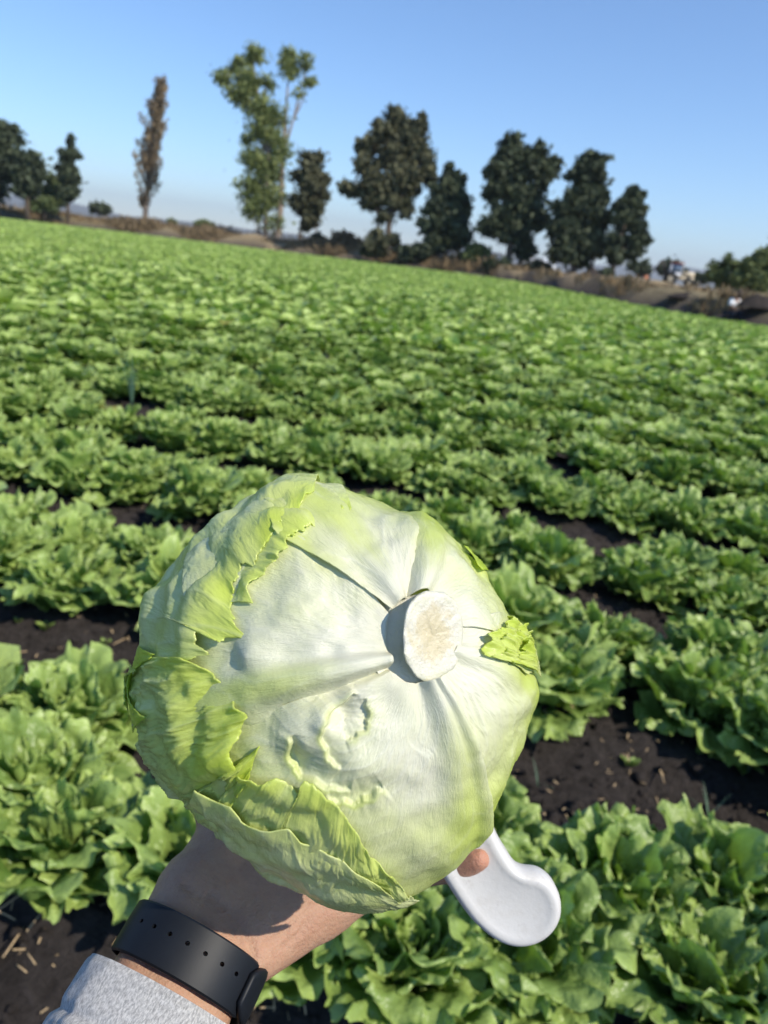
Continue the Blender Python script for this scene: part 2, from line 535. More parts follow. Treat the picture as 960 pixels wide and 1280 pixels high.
for rank, i in enumerate(single):
    x, y = S_[i]
    sc = float(rng.uniform(.86, 1.18)) * (1.0 if dist[i] < 2.3 else 1.10)
    z = soil_z(x, y) - .012
    az = float(rng.uniform(0, 6.28))
    if rank < NEAR_PARTS:
        root = link('lettuce_plant', None, None, label_of[i], 'lettuce plant', GROUP_L)
        for (nm, var, a, tilt, s2, r0) in rosette(int(i)):
            me = HI_MESH[nm][var % 5]
            c = bpy.data.objects.new('leaf', me)
            COL.objects.link(c)
            c.parent = root
            c.matrix_local = leaf_matrix(a, tilt, s2, r0, float(rng.normal(0, .12)))
    else:
        root = link('lettuce_plant', MID_MESH[int(rng.integers(0, 8))], None, label_of[i], 'lettuce plant', GROUP_L)
    root.location = (x, y, z)
    root.rotation_euler = (float(rng.normal(0, .06)), float(rng.normal(0, .06)), az)
    root.scale = (sc, sc, sc * float(rng.uniform(.98, 1.25)))

def stuff_plants():
    Vs, Qs, Ts, As, n = [], [], [], [], 0
    near, mid, far = [rest[(dist[rest] >= a) & (dist[rest] < b)] for a, b in ((0, 12), (12, 26), (26, 1e9))]
    for ids, S, cnts, nv in ((near, LO, (8, 7, 6, 4), 6), (mid, L2, (6, 5, 4, 1), 10), (far, XL, (5, 6, 3, 1), 12)):
        protos = [plant_arrays(S, 900 + k, cnts) for k in range(nv)]
        pick = rng.integers(0, nv, len(ids))
        for k in range(nv):
            I = ids[pick == k]
            if len(I) == 0: continue
            V, Q, T = protos[k]
            m = len(I)
            th = rng.uniform(0, 6.28, m); sc = rng.uniform(.98, 1.38, m)
            ct, st = np.cos(th) * sc, np.sin(th) * sc
            x, y = S_[I, 0], S_[I, 1]
            dd = dist[I]
            z = bed_height(x, y) * smooth(45, 25, dd) + .06 * smooth(25, 45, dd) - .01
            P = np.empty((m, len(V), 3), np.float32)
            P[..., 0] = V[None, :, 0] * ct[:, None] - V[None, :, 1] * st[:, None] + x[:, None]
            P[..., 1] = V[None, :, 0] * st[:, None] + V[None, :, 1] * ct[:, None] + y[:, None]
            P[..., 2] = V[None, :, 2] * (sc * rng.uniform(.95, 1.3, m))[:, None] + z[:, None]
            Vs.append(P.reshape(-1, 3))
            Qs.append((Q[None] + (np.arange(m) * len(V))[:, None, None] + n).reshape(-1, 4))
            Ts.append(np.tile(T, m)); As.append(np.repeat(rng.normal(.31, .20, m), len(V)))
            n += m * len(V)
    me = mesh_np('lettuce_field', np.concatenate(Vs), np.concatenate(Qs), MAT_LETTUCE, {'tip': np.concatenate(Ts), 'var': np.concatenate(As)})
    link('lettuce_field', me, None, 'wide field of green lettuce stretching back to the trees', 'lettuce field', None, 'stuff')
stuff_plants()

# ------------------------------------------------------------------ small things on the soil
def put_on_soil(u, v, extra=0.0):
    p = gnd(u, v, .05)
    p = gnd(u, v, soil_z(p[0], p[1]))
    return np.array([p[0], p[1], soil_z(p[0], p[1]) + extra])
def straw(u, v, ang, length, label, group, wid=.0021):
    p = put_on_soil(u, v, .020)
    n = 5
    t = np.linspace(-.5, .5, n)
    r = np.random.default_rng(int(u * 7 + v))
    b = MB()
    pts = np.stack([t * length, .02 * length * np.sin(t * 3 + r.uniform(0, 6)), .003 * np.cos(t * 2.5 + r.uniform(-1, 1))], -1)
    b.tube(pts, np.full(n, wid) * np.array([.8, 1, 1, .95, .7]), 6)
    o = link('dry_stalk', b.mesh('dry_stalk', MAT_STRAW), None, label, 'straw', group)
    o.location = p
    o.rotation_euler = (0, float(r.normal(0, .12)), ang)
SG = 'dry straw bits lying on the soil'
for (u, v, a, L, lab) in (
        (18, 1130, 1.0, .085, 'long pale straw at the left picture edge beside the grey sleeve'),
        (5, 1153, -.15, .06, 'short straw cut by the left picture edge, above the sleeve'),
        (47, 1157, 1.25, .062, 'thick straw on dark soil above left corner of grey sleeve'),
        (18, 1192, 1.35, .07, 'upright-looking pale straw left of the sleeve, low in the corner'),
        (54, 1180, 1.6, .045, 'short brownish straw just above the sleeve cuff'),
        (40, 1212, -.7, .04, 'bent pale straw nearest to the grey sleeve'),
        (28, 1223, -.5, .035, 'thin pale straw just left of the grey sleeve'),
        (10, 1090, 2.0, .05, 'straw stub at the left picture edge below the plants'),
        (326, 1240, 1.5, .11, 'tall straw right of the dark watch band'),
        (343, 1252, 1.7, .06, 'straw second to the right of the watch band'),
        (356, 1243, 1.1, .05, 'straw stub furthest right beside the watch band'),
        (338, 1272, .4, .05, 'straw lying at the bottom edge right of watch band'),
        (715, 1018, 2.2, .055, 'pinkish straw on the furrow soil above the knife handle'),
        (740, 1050, 2.3, .06, 'straw bit right of the knife handle above the lettuce leaves'),
        (822, 985, 1.5, .085, 'upright brown straw in the middle of right furrow'),
        (785, 945, 1.4, .05, 'tan straw stub at the foot of the right lettuce plants'),
        (60, 865, 2.6, .12, 'long reddish straw in the left furrow above the near bed'),
        (150, 803, .9, .06, 'brown straw in left furrow beside the big lettuce head'),
        (25, 822, .6, .05, 'pale straw at left end of the left furrow'),
        (82, 833, 1.9, .05, 'short pale straw in the middle of left furrow')):
    straw(u, v, a, L, lab, SG)

def scattered():
    """clods and crumbs of soil, and fine plant litter, nobody could count"""
    b = bmesh.new()
    bmesh.ops.create_icosphere(b, subdivisions=1, radius=1.0)
    V = np.array([v.co[:] for v in b.verts]); T = np.array([[v.index for v in f.verts] for f in b.faces]); b.free()
    n = 5200
    x = rng.uniform(-2.2, 2.4, n); y = rng.uniform(.7, 4.2, n)
    s = rng.exponential(.0080, n).clip(.003, .032)
    z = bed_height(x, y) + .015
    P = V[None] * (1 + .35 * rng.normal(size=(n, len(V), 1)).clip(-1, 1)) * s[:, None, None] * np.array([1, 1, .75]) + np.stack([x, y, z], -1)[:, None]
    Q = (T[None] + (np.arange(n) * len(V))[:, None, None]).reshape(-1, 3)
    me = mesh_np('soil_clods', P.reshape(-1, 3), Q, MAT_GROUND, {'field': np.ones(n * len(V))}, False)
    link('soil_clods', me, None, 'loose dark crumbs and clods of soil between the beds', 'soil', None, 'stuff')
    n = 2200
    x = rng.uniform(-2, 2.3, n); y = rng.uniform(.7, 4.0, n); a = rng.uniform(0, 3.14, n)
    L = rng.uniform(.006, .028, n); wd = rng.uniform(.0008, .0025, n)
    z = bed_height(x, y) + .026
    q = np.array([(-1, -1, 0), (1, -1, 0), (1, 1, 0), (-1, 1, 0), (0, 0, .8)], float)
    P = np.empty((n, 5, 3))
    P[..., 0] = x[:, None] + q[:, 0] * L[:, None] / 2 * np.cos(a)[:, None] - q[:, 1] * wd[:, None] * np.sin(a)[:, None]
    P[..., 1] = y[:, None] + q[:, 0] * L[:, None] / 2 * np.sin(a)[:, None] + q[:, 1] * wd[:, None] * np.cos(a)[:, None]
    P[..., 2] = z[:, None] + q[:, 2] * wd[:, None] + q[:, 0] * rng.normal(0, .003, n)[:, None]
    T = np.array([(0, 1, 4), (1, 2, 4), (2, 3, 4), (3, 0, 4)])
    Q = (T[None] + (np.arange(n) * 5)[:, None, None]).reshape(-1, 3)
    link('straw_litter', mesh_np('straw_litter', P.reshape(-1, 3), Q, MAT_STRAW), None, 'fine dry plant litter strewn over the dark soil', 'litter', None, 'stuff')
scattered()

def seedling(u, v, size, label, n=7):
    p = put_on_soil(u, v, .012)
    root = link('weed_seedling', None, None, label, 'weed', 'small weeds in the furrows')
    root.location = p
    for k in range(n):
        V, Q, t = leaf_arrays(5, 6, size, size * .55, rad(60 - 30 * (k % 2)), rad(10), .2, .004, 40 + k)
        o = link('leaf', mesh_np('weed_leaf', V, Q, MAT_LETTUCE, {'tip': t}), root)
        o.matrix_local = leaf_matrix(k * 2.4, .1 * (k % 3), 1.0 - .05 * k, .003)
seedling(56, 797, .055, 'small leafy green weed standing alone in the left furrow')
seedling(132, 815, .03, 'tiny weed in left furrow nearest to the big lettuce head', 5)
seedling(22, 785, .025, 'tiny yellowish weed at left end of the left furrow', 4)
seedling(785, 965, .04, 'small yellowish weed in right furrow under the lettuce plants', 6)
def grass_tuft(u, v, h, label, n=7):
    p = put_on_soil(u, v, .005)
    root = link('grass_tuft', None, None, label, 'grass tuft', 'grass blades in the right furrow')
    root.location = p
    r = np.random.default_rng(int(u))
    for k in range(n):
        az, ln = r.uniform(0, 6.28), h * r.uniform(.6, 1.1)
        t = np.linspace(0, 1, 6)
        bend = r.uniform(.2, .8)
        c = np.stack([t * ln * bend * math.cos(az), t * ln * bend * math.sin(az), ln * (t - bend * .6 * t * t)], -1)
        sd_ = np.array([-math.sin(az), math.cos(az), 0]) * .0022
        V = np.concatenate([c - sd_ * (1 - t * .9)[:, None], c + sd_ * (1 - t * .9)[:, None]])
        Q = np.array([(i, i + 1, 7 + i, 6 + i) for i in range(5)])
        link('blade', mesh_np('grass_blade', V, Q, MAT_BLUEGREEN, {'tip': np.concatenate([t, t])}), root)
grass_tuft(885, 1025, .13, 'tuft of thin grass blades on the right furrow soil')
grass_tuft(672, 985, .12, 'thin grass blades close to right side of big lettuce head', 4)
grass_tuft(935, 965, .10, 'grass blades at the right end of the right furrow', 6)
def onion(u, v):
    p = put_on_soil(u, v, 0)
    root = link('onion_plant', None, None, 'blue-green onion plant sticking up among the lettuce on the left', 'onion plant')
    root.location = p
    r = np.random.default_rng(5)
    for k in range(9):
        az, ln = r.uniform(0, 6.28), r.uniform(.30, .46)
        t = np.linspace(0, 1, 8)
        bend = r.uniform(.08, .35)
        c = np.stack([t ** 1.5 * ln * bend * math.cos(az), t ** 1.5 * ln * bend * math.sin(az), ln * t * (1 - .15 * bend * t)], -1)
        b = MB(); b.tube(c, .007 * (1 - t * .92) + .0006, 6)
        link('leaf', b.mesh('onion_leaf', MAT_BLUEGREEN), root)
onion(165, 520)
def dead_leaf(u, v, size, label, mat, group=None, zup=.03):
    p = put_on_soil(u, v, zup)
    V, Q, t = leaf_arrays(9, 8, size, size * .8, rad(25), rad(-25), .25, size * .09, int(u))
    o = link('fallen_leaf', mesh_np('fallen_leaf', V, Q, mat, {'tip': t}), None, label, 'leaf', group)
    o.location = p
    o.rotation_euler = (.1, .1, u * .7)
FG = 'withered leaves on and between the beds'
dead_leaf(905, 782, .10, 'pinkish brown withered leaf between plants at the right edge', MAT_DRYLEAF, FG)
dead_leaf(938, 800, .11, 'pale brown withered leaf at the very right edge', MAT_DRYLEAF, FG)
dead_leaf(640, 588, .12, 'brown withered leaf behind the lettuce head, right of centre', MAT_DRYLEAF, FG)
dead_leaf(172, 562, .13, 'tan withered leaf below the onion plant', MAT_DRYLEAF, FG, .10)
dead_leaf(147, 545, .20, 'yellow wilting lettuce leaf just below the onion plant', MAT_YELLOW, FG, .16)
dead_leaf(740, 1068, .08, 'pale withered leaf beside the knife handle on the right furrow', MAT_DRYLEAF, FG)
dead_leaf(10, 600, .14, 'brown withered leaf at left picture edge above the second bed', MAT_DRYLEAF, FG, .06)
dead_leaf(285, 425, .25, 'yellow leaf standing out far across the field, left of centre', MAT_YELLOW, FG, .25)

# ------------------------------------------------------------------ the held lettuce head
D0 = 0.350
HEAD_PX = (422, 853)
HC = at(HEAD_PX[0], HEAD_PX[1], D0)
HM = Matrix(((CX[0], CY[0], -F[0], HC[0]), (CX[1], CY[1], -F[1], HC[1]), (CX[2], CY[2], -F[2], HC[2]), (0, 0, 0, 1)))
RH = 0.262 * D0
o_cam = -np.array([(HEAD_PX[0] - 480) / FPX * D0, -(HEAD_PX[1] - 640) / FPX * D0, -D0])   # camera seen from the head, in head axes
SIL = [(370, 595), (420, 602), (470, 623), (500, 635), (528, 637), (560, 655), (595, 690), (640, 760), (665, 805), (681, 855), (672, 910), (650, 965), (615, 1042), (590, 1085), (555, 1115), (520, 1135), (480, 1143), (440, 1141), (400, 1130), (350, 1103), (300, 1075), (262, 1030), (225, 1005), (185, 955), (160, 905), (160, 850), (178, 790), (195, 730), (225, 690), (262, 658), (310, 617), (340, 598)]
_a = np.array([math.atan2(-(v - HEAD_PX[1]), u - HEAD_PX[0]) for u, v in SIL])
def ball_px(ang):
    """pixel radius at which a plain ball of radius RH ends, in image direction ang"""
    lo, hi = 60.0, 500.0
    for _ in range(40):
        m_ = (lo + hi) / 2
        rd = np.array([(HEAD_PX[0] + m_ * math.cos(ang) - 480) / FPX, -(HEAD_PX[1] - m_ * math.sin(ang) - 640) / FPX, -1.0]); rd /= np.linalg.norm(rd)
        b = o_cam @ rd
        lo, hi = (m_, hi) if b * b - (o_cam @ o_cam - RH * RH) > 0 else (lo, m_)
    return lo
_r = np.array([math.hypot(u - HEAD_PX[0], v - HEAD_PX[1]) / ball_px(a_) for (u, v), a_ in zip(SIL, _a)])
_k = np.argsort(_a); _a, _r = _a[_k], _r[_k]
_a = np.concatenate([_a - 2 * math.pi, _a, _a + 2 * math.pi]); _r = np.tile(_r, 3)
def sil(ang):
    return np.interp(ang, _a, _r)
def px2dir(u, v):
    du, dv = u - HEAD_PX[0], v - HEAD_PX[1]
    k = float(sil(math.atan2(-dv, du)))
    u, v = HEAD_PX[0] + du / k, HEAD_PX[1] + dv / k
    rd = np.array([(u - 480) / FPX, -(v - 640) / FPX, -1.0]); rd /= np.linalg.norm(rd)
    b = o_cam @ rd
    disc = b * b - (o_cam @ o_cam - RH * RH)
    if disc > 0:
        q = o_cam + (-b - math.sqrt(disc)) * rd
        return q / np.linalg.norm(q)
    q = o_cam - b * rd
    n = np.linalg.norm(q)
    ang = (n - RH) / RH * 1.6 + .02
    q /= n
    return math.cos(ang) * q + math.sin(ang) * rd
AX = px2dir(536, 790)                              # where the stalk leaves the head
def surf_r(q):
    """radius of the head in direction q (.., 3)"""
    ang = np.arctan2(q[..., 1], q[..., 0])
    wgt = np.clip(q[..., 0] ** 2 + q[..., 1] ** 2, 0, 1) ** 1.5
    r = RH * (1 + (sil(ang) - 1) * wgt)
    r = r / np.sqrt(q[..., 0] ** 2 + q[..., 1] ** 2 + (q[..., 2] / .85) ** 2)     # a little flattened towards the stalk
    th = np.arccos(np.clip(q @ AX, -1, 1))
    r = r * (1 - .035 * np.exp(-(th / .33) ** 2))                       # slight hollow round the stalk
    r = r - .0045
    r = r * (1 + .008 * fbm(q[..., 0] * 2.2, q[..., 1] * 2.2, q[..., 2] * 2.2, seed=77, octv=2))
    return r
def resample(D, n, closed=False):
    D = np.asarray(D, float)
    d = np.concatenate([[0], np.cumsum(np.linalg.norm(np.diff(D, axis=0), axis=1))])
    s = np.linspace(0, d[-1], n)
    R = np.stack([np.interp(s, d, D[:, k]) for k in range(3)], -1)
    return R / np.linalg.norm(R, axis=1)[:, None]
def smooth_line(R, it):
    for _ in range(it):
        R[1:-1] = .5 * R[1:-1] + .25 * (R[:-2] + R[2:])
    return R / np.linalg.norm(R, axis=1)[:, None]

def lettuce_mat():
    M = Mat('head_lettuce_leaf')
    g = M.attr('green')
    v = M.co('Object')
    n1 = M.noise(38, 4, .6, v)
    n2 = M.noise(300, 4, .7, v, .4)
    gg = M.math('ADD', g, M.rng(n1, .3, .7, -.05, .05))
    col = M.ramp(gg, [(0.0, (.79, .77, .61)), (.25, (.75, .77, .43)), (.5, (.72, .79, .25)), (.75, (.68, .79, .12)), (1.0, (.46, .62, .045))])
    st = M.attr('vein')
    col = M.mix(M.rng(st, .2, 1, 0, .45), col, (.80, .85, .62))
    cmb = M.n('ShaderNodeCombineXYZ')
    M.l(M.math('MULTIPLY', M.attr('su'), 60.0), cmb.inputs[0]); M.l(M.math('MULTIPLY', M.attr('tv'), 16.0), cmb.inputs[1])
    streak = M.noise(1.0, 5, .65, cmb.outputs[0], .8)
    h = M.math('ADD', M.math('MULTIPLY', streak, 1.0), M.math('MULTIPLY', M.noise(620, 3, .6, v), .42))
    nrm = M.bump(h, .46, .0012)
    col = M.mix(M.rng(streak, .35, .7, .06, 0), col, (.60, .68, .24))
    rough = M.rng(n2, .3, .7, .14, .27)
    sh = M.bsdf(col, rough, .6, nrm)
    tcol = M.mix(.6, col, (.84, .92, .32))
    return M.done(M.transl(sh, tcol, M.math('ADD', M.math('MULTIPLY', g, .40), .14)))
MAT_HEAD = lettuce_mat()
def stump_mat():
    M = Mat('cut_stalk')
    v = M.co('Object')
    r = M.attr('rim')
    n1 = M.noise(130, 5, .65, v, .5)
    rr = M.math('ADD', r, M.rng(n1, .3, .7, -.28, .28))
    top = M.ramp(rr, [(0, (.60, .52, .33)), (.5, (.63, .56, .38)), (.70, (.69, .66, .54)), (1, (.68, .66, .50))])
    nrm = M.bump(M.noise(420, 4, .65, v), .5, .002)
    return M.done(M.bsdf(top, .34, .5, nrm, .15, (1, .9, .5), .004))
MAT_STUMP = stump_mat()

head = link('lettuce', None, None, 'big pale green lettuce head held up in hand, cut stalk facing the camera', 'lettuce')
head.matrix_world = HM

def head_core():
    nth, nph = 70, 120
    th = np.linspace(0.0, math.pi, nth); ph = np.arange(nph) * 2 * math.pi / nph
    T, P = np.meshgrid(th, ph, indexing='ij')
    q = np.stack([np.sin(T) * np.cos(P), np.cos(T), np.sin(T) * np.sin(P)], -1)
    r = surf_r(q) - .0045 + .0015 * fbm(q[..., 0] * 5, q[..., 1] * 5, q[..., 2] * 5, seed=12, octv=3)
    V = (q * r[..., None]).reshape(-1, 3)
    me = mesh_np('inner_head', V, grid_faces(nth, nph, True)[:, ::-1], MAT_HEAD, {'green': (.48 + .12 * fbm(q[..., 0] * 6, q[..., 1] * 6, q[..., 2] * 6, seed=4)).ravel(), 'vein': np.zeros(nth * nph)})
    link('inner_head', me, head)
head_core()

def head_leaf(name, inner, outer, h0, ns=116, nt_=64, free=1, lift=.004, curl=.0, rib=None, ribh=.003, ribw=.10, ribt=.75, green=(.05, .45), edge_green=.9,
              rag=.06, veins=.0007, bulge=.0015, seed=0, sides=(0, 0), sm=6, vein_k=9.0, edge_w=.16, fan=.6, lump=.6, ragf=14, bf=6.0, dents=(), bseed=None, esm=2, tears=()):
    """a leaf lying on the head between two border lines; free=1: the outer border is the loose torn margin, free=0: the inner one, None: neither"""
    I = smooth_line(resample([px2dir(*p) for p in inner], ns), sm if free != 0 else esm)
    O = smooth_line(resample([px2dir(*p) for p in outer], ns), sm if free != 1 else esm)
    s = np.linspace(0, 1, ns)[:, None] * np.ones((1, nt_))
    t = np.ones((ns, 1)) * np.linspace(0, 1, nt_)[None, :]
    raggy = rag * (.6 * fbm(s[:, 0] * ragf, seed=seed, octv=4, gain=.65) + .5 * np.abs(vnoise(s[:, 0] * ragf * 2.2, seed=seed + 5)))
    e = t if free == 1 else 1 - t                                  # 1 at the free margin
    if free is None: e = t * 0
    wgt = smooth(.45, 1, e)
    tt = t + (raggy[:, None] * wgt if free == 1 else -raggy[:, None] * wgt)
    om = np.arccos(np.clip((I * O).sum(1), -1, 1))[:, None]
    om = np.maximum(om, 1e-3)
    A, B = np.sin((1 - tt) * om) / np.sin(om), np.sin(tt * om) / np.sin(om)
    q = A[..., None] * I[:, None] + B[..., None] * O[:, None]
    q /= np.linalg.norm(q, axis=-1)[..., None]
    lift, h0 = lift * .50, h0 * .62
    h = np.full(s.shape, h0)
    em = smooth(1 - edge_w * 2.2, 1, e)
    h = h + em * (lift * (.7 + lump * fbm(s * 7, e * 2, seed=seed + 2, octv=3)) + curl * np.sin(s * 34 + 5 * fbm(s * 4, seed=seed + 9)) * smooth(1 - edge_w, 1, e))
    h = h + bulge * fbm(q[..., 0] * bf, q[..., 1] * bf, q[..., 2] * bf + (bseed or seed), seed=(bseed or seed) + 21, octv=2, gain=.35)
    vein = np.zeros_like(s)
    if rib is not None:
        g_ = np.exp(-(np.abs(s - rib) / (ribw * (1.15 - ribt * t))) ** 3)
        h = h + ribh * g_ * (1 - .8 * t)
        vein = g_ * (1 - t) * .25
        fanc = (s - rib) / (.25 + fan * t) + .10 * fbm(s * 5, t * 5, seed=seed + 3, octv=2)
        sgn = np.abs(fanc) * vein_k - 2.4 * t
    else:
        sgn = s * vein_k * 1.6 + .5 * fbm(s * 4, t * 3, seed=seed + 3, octv=2) - 1.0 * t
    rid = 1 - np.abs(2 * (sgn - np.floor(sgn)) - 1)
    rid = rid ** 3 * (.5 + .5 * vnoise(sgn * .7, t * 3, seed=seed + 31))
    fine = fbm(s * 70 + 6 * fbm(s * 6, t * 6, seed=seed + 8, octv=2), t * 8, seed=seed + 6, octv=3)
    ribm = g_ if rib is not None else 0.0
    h = h + veins * (rid * 1.5 + .5 * fine) * (1 - .85 * ribm) * smooth(-.05, .2, t)
    vein = np.clip(vein + rid * .55, 0, 1)
    for side, amount in zip((s, 1 - s), sides):                     # raised or tucked sides
        h = h + amount * (1 - smooth(0, .10, side))
    for (du_, dv_, dr_, dd_) in dents:
        ang_ = np.arccos(np.clip(q @ px2dir(du_, dv_), -1, 1)) / (dr_ / 262.0)
        h = h + dd_ * np.exp(-ang_ ** 2)
    torn = np.zeros_like(s)
    for line, side_, lip_ in tears:                                  # curved tears: a raised lip on one side, a hollow on the other
        Pq = q * (surf_r(q) + h)[..., None] - o_cam
        uu_, vv_ = 480 + FPX * Pq[..., 0] / -Pq[..., 2], 640 - FPX * Pq[..., 1] / -Pq[..., 2]
        best, sg, al = np.full(s.shape, 1e9), np.zeros_like(s), np.zeros_like(s)
        L_ = np.array(line, float)
        for _ in range(2):                                           # round the corners
            L_ = np.concatenate([L_[:1], np.stack([.75 * L_[:-1] + .25 * L_[1:], .25 * L_[:-1] + .75 * L_[1:]], 1).reshape(-1, 2), L_[-1:]])
        for k_, (a_, c_) in enumerate(zip(L_[:-1], L_[1:])):
            ab = c_ - a_
            f_ = np.clip(((uu_ - a_[0]) * ab[0] + (vv_ - a_[1]) * ab[1]) / (ab @ ab), 0, 1)
            ex, ey = uu_ - a_[0] - f_ * ab[0], vv_ - a_[1] - f_ * ab[1]
            dd_ = np.hypot(ex, ey)
            m_ = dd_ < best
            best = np.where(m_, dd_, best); sg = np.where(m_, np.sign(ab[0] * ey - ab[1] * ex), sg); al = np.where(m_, (k_ + f_) / (len(L_) - 1), al)
        end_ = np.sin(np.clip(al, 0, 1) * math.pi) ** .6
        sd2 = best * sg * side_                                      # > 0 inside the curl
        sd2 = sd2 + 2.2 * vnoise(al * 9, seed=seed + 61) + 1.2 * vnoise(al * 23, seed=seed + 62)
        lipf = np.where(sd2 < 0, np.exp(-(sd2 / 15) ** 2), np.exp(-(sd2 / 2.2) ** 2))
        h = h + end_ * lip_ * (.75 + .35 * vnoise(al * 7, seed=seed + 63)) * (lipf - 1.0 * smooth(0, 3, sd2) * np.exp(-(np.maximum(sd2, 0) / 18) ** 2))
        torn = np.maximum(torn, end_ * np.exp(-((sd2 + 1.0) / 4.0) ** 2))
    r = surf_r(q) + h
    V = (q * r[..., None]).reshape(-1, 3)
    gr = green[0] + (green[1] - green[0]) * (smooth(0, 1, t) if free != 0 else smooth(0, 1, 1 - t)) + .05 * fbm(s * 6, t * 5, seed=seed + 14, octv=3)
    gr = gr + .24 * torn
    gr = gr + .26 * ribm * smooth(.05, .4, t)
    gr = gr + (edge_green - gr) * em * .8 * (.6 + .5 * vnoise(s * 12, t * 2, seed=seed + 15)) - .12 * vein
    me = mesh_np(name, V, grid_faces(ns, nt_), MAT_HEAD, {'green': np.clip(gr, 0, 1).ravel(), 'vein': vein.ravel(), 'su': (s * ns / 100 * (.35 if free == 0 else 1.0)).ravel(), 'tv': (t * (.5 if free == 0 else 1.0)).ravel()})
    o = link(name, me, head)
    md = o.modifiers.new('thickness', 'SOLIDIFY')
    md.thickness = .0004
    md.offset = -1
    return o

# leaves whose white bases run into the stalk
DENT_B = ((432, 905, 20, -.0028), (405, 918, 14, .0022), (455, 930, 16, .0016), (372, 945, 14, .0022), (350, 975, 28, -.003), (410, 965, 26, .002), (395, 900, 22, .002), (500, 900, 24, -.002), (470, 1000, 40, .002))
head_leaf('leaf', [(572, 845), (588, 825), (596, 800), (590, 770)], [(600, 1075), (650, 1015), (700, 950), (715, 870), (705, 800), (680, 750)], .0012, rib=.62, ribh=.003, green=(.02, .42), edge_green=.7, lift=.002, seed=11, veins=.0005, vein_k=7)
head_leaf('leaf', [(592, 772), (575, 740), (548, 728), (520, 728)], [(705, 815), (680, 750), (630, 690), (580, 640), (530, 615), (480, 600)], .0018, rib=.80, ribh=.006, ribw=.13, green=(.06, .50), edge_green=.75, lift=.002, seed=23, sides=(0, -.001), vein_k=6, veins=.0004)
head_leaf('leaf', [(503, 742), (498, 760), (496, 790), (500, 815), (506, 832)], [(415, 640), (350, 632), (290, 670), (225, 745), (190, 820), (185, 880), (225, 945)], .0022, rib=.86, ribh=.0055, ribw=.09, green=(.0, .26), edge_green=.45, lift=.001, seed=35, rag=.04, veins=.00022, vein_k=7, sides=(-.003, -.004), bulge=.0016, dents=((330, 700, 30, -.003), (300, 800, 40, .002), (420, 720, 30, -.002), (400, 840, 26, .0015)))
head_leaf('leaf', [(530, 727), (514, 734), (503, 744)], [(530, 612), (470, 596), (410, 580), (355, 572), (318, 600), (338, 650)], .0036, rib=.55, ribh=.003, ribw=.2, green=(.02, .40), edge_green=.75, lift=.0025, seed=47, rag=.03, sides=(-.002, .0010), veins=.0003, vein_k=5, curl=.0006)
head_leaf('leaf', [(502, 828), (512, 842), (530, 852), (552, 855), (573, 845)], [(205, 935), (240, 985), (300, 1045), (380, 1105), (450, 1150), (520, 1160), (575, 1130), (605, 1080), (616, 1040)], .0034, rib=.885, ribh=.0065, ribw=.095, ribt=.30, green=(.02, .32), edge_green=.6, lift=.001, seed=59, rag=.02, sides=(-.003, .0050), veins=.00018, vein_k=8, ns=230, nt_=170, bulge=.0014, dents=DENT_B,
          tears=(([(446, 866), (424, 878), (406, 900), (401, 926), (408, 946), (426, 962)], -1, .0026), ([(364, 918), (360, 942), (370, 964), (392, 980), (438, 990)], -1, .0026), ([(456, 872), (463, 896), (454, 918), (432, 926)], 1, .0016), ([(480, 984), (462, 998), (436, 1006), (408, 998)], 1, .0020)))
# leaves that wrap round from behind, torn margins towards the stalk
head_leaf('leaf', [(392, 606), (352, 628), (325, 655), (303, 688), (288, 690), (272, 712), (262, 742), (276, 780), (252, 796), (232, 778), (228, 800), (240, 812), (214, 826)],
          [(400, 545), (330, 545), (260, 590), (205, 640), (160, 700), (130, 770), (120, 840)], .0050, free=0, lift=.0028, curl=.0005, green=(.38, .46), edge_green=.80, ragf=26, rag=.028, seed=71, ns=220, veins=.0004, bulge=.0042, vein_k=4, bf=5.0)
head_leaf('leaf', [(214, 820), (230, 836), (248, 868), (268, 893), (291, 903), (281, 928), (277, 948), (290, 972), (304, 950), (313, 941), (300, 988)],
          [(95, 820), (95, 860), (105, 910), (130, 965), (170, 1020), (215, 1055), (250, 1080)], .0062, free=0, lift=.0050, curl=.0010, green=(.42, .60), edge_green=.78, rag=.015, seed=83, ns=220, veins=.0013, bulge=.0034, vein_k=5, edge_w=.22)
head_leaf('leaf', [(292, 975), (318, 990), (335, 984), (352, 999), (366, 1012), (374, 991), (392, 1006), (422, 1040), (450, 1076), (470, 1108), (500, 1125)],
          [(225, 1065), (265, 1100), (320, 1135), (380, 1165), (440, 1180), (500, 1180), (540, 1168)], .0072, free=0, lift=.0050, curl=.0006, green=(.34, .50), edge_green=.66, rag=.015, esm=5, seed=95, ns=220, veins=.0007, bulge=.003, vein_k=5)
head_leaf('leaf', [(240, 990), (262, 1004), (287, 1010), (300, 1038), (330, 1050), (356, 1053), (372, 1076), (420, 1103), (480, 1130)],
          [(215, 1062), (255, 1095), (310, 1130), (370, 1160), (430, 1180), (490, 1185), (530, 1180)], .0084, free=0, lift=.0015, curl=.0002, green=(.36, .42), edge_green=.48, rag=.004, esm=14, seed=107, ns=180, veins=.0004, bulge=.002, vein_k=5)
head_leaf('leaf', [(440, 622), (405, 628), (372, 638), (350, 652), (338, 676), (318, 690), (300, 712), (292, 735)],
          [(420, 570), (360, 565), (310, 585), (270, 620), (240, 660), (222, 700), (215, 740)], .0044, free=0, lift=.0022, curl=.0008, green=(.30, .42), edge_green=.72, rag=.05, seed=131, ns=160, veins=.0004, bulge=.0018, vein_k=5)
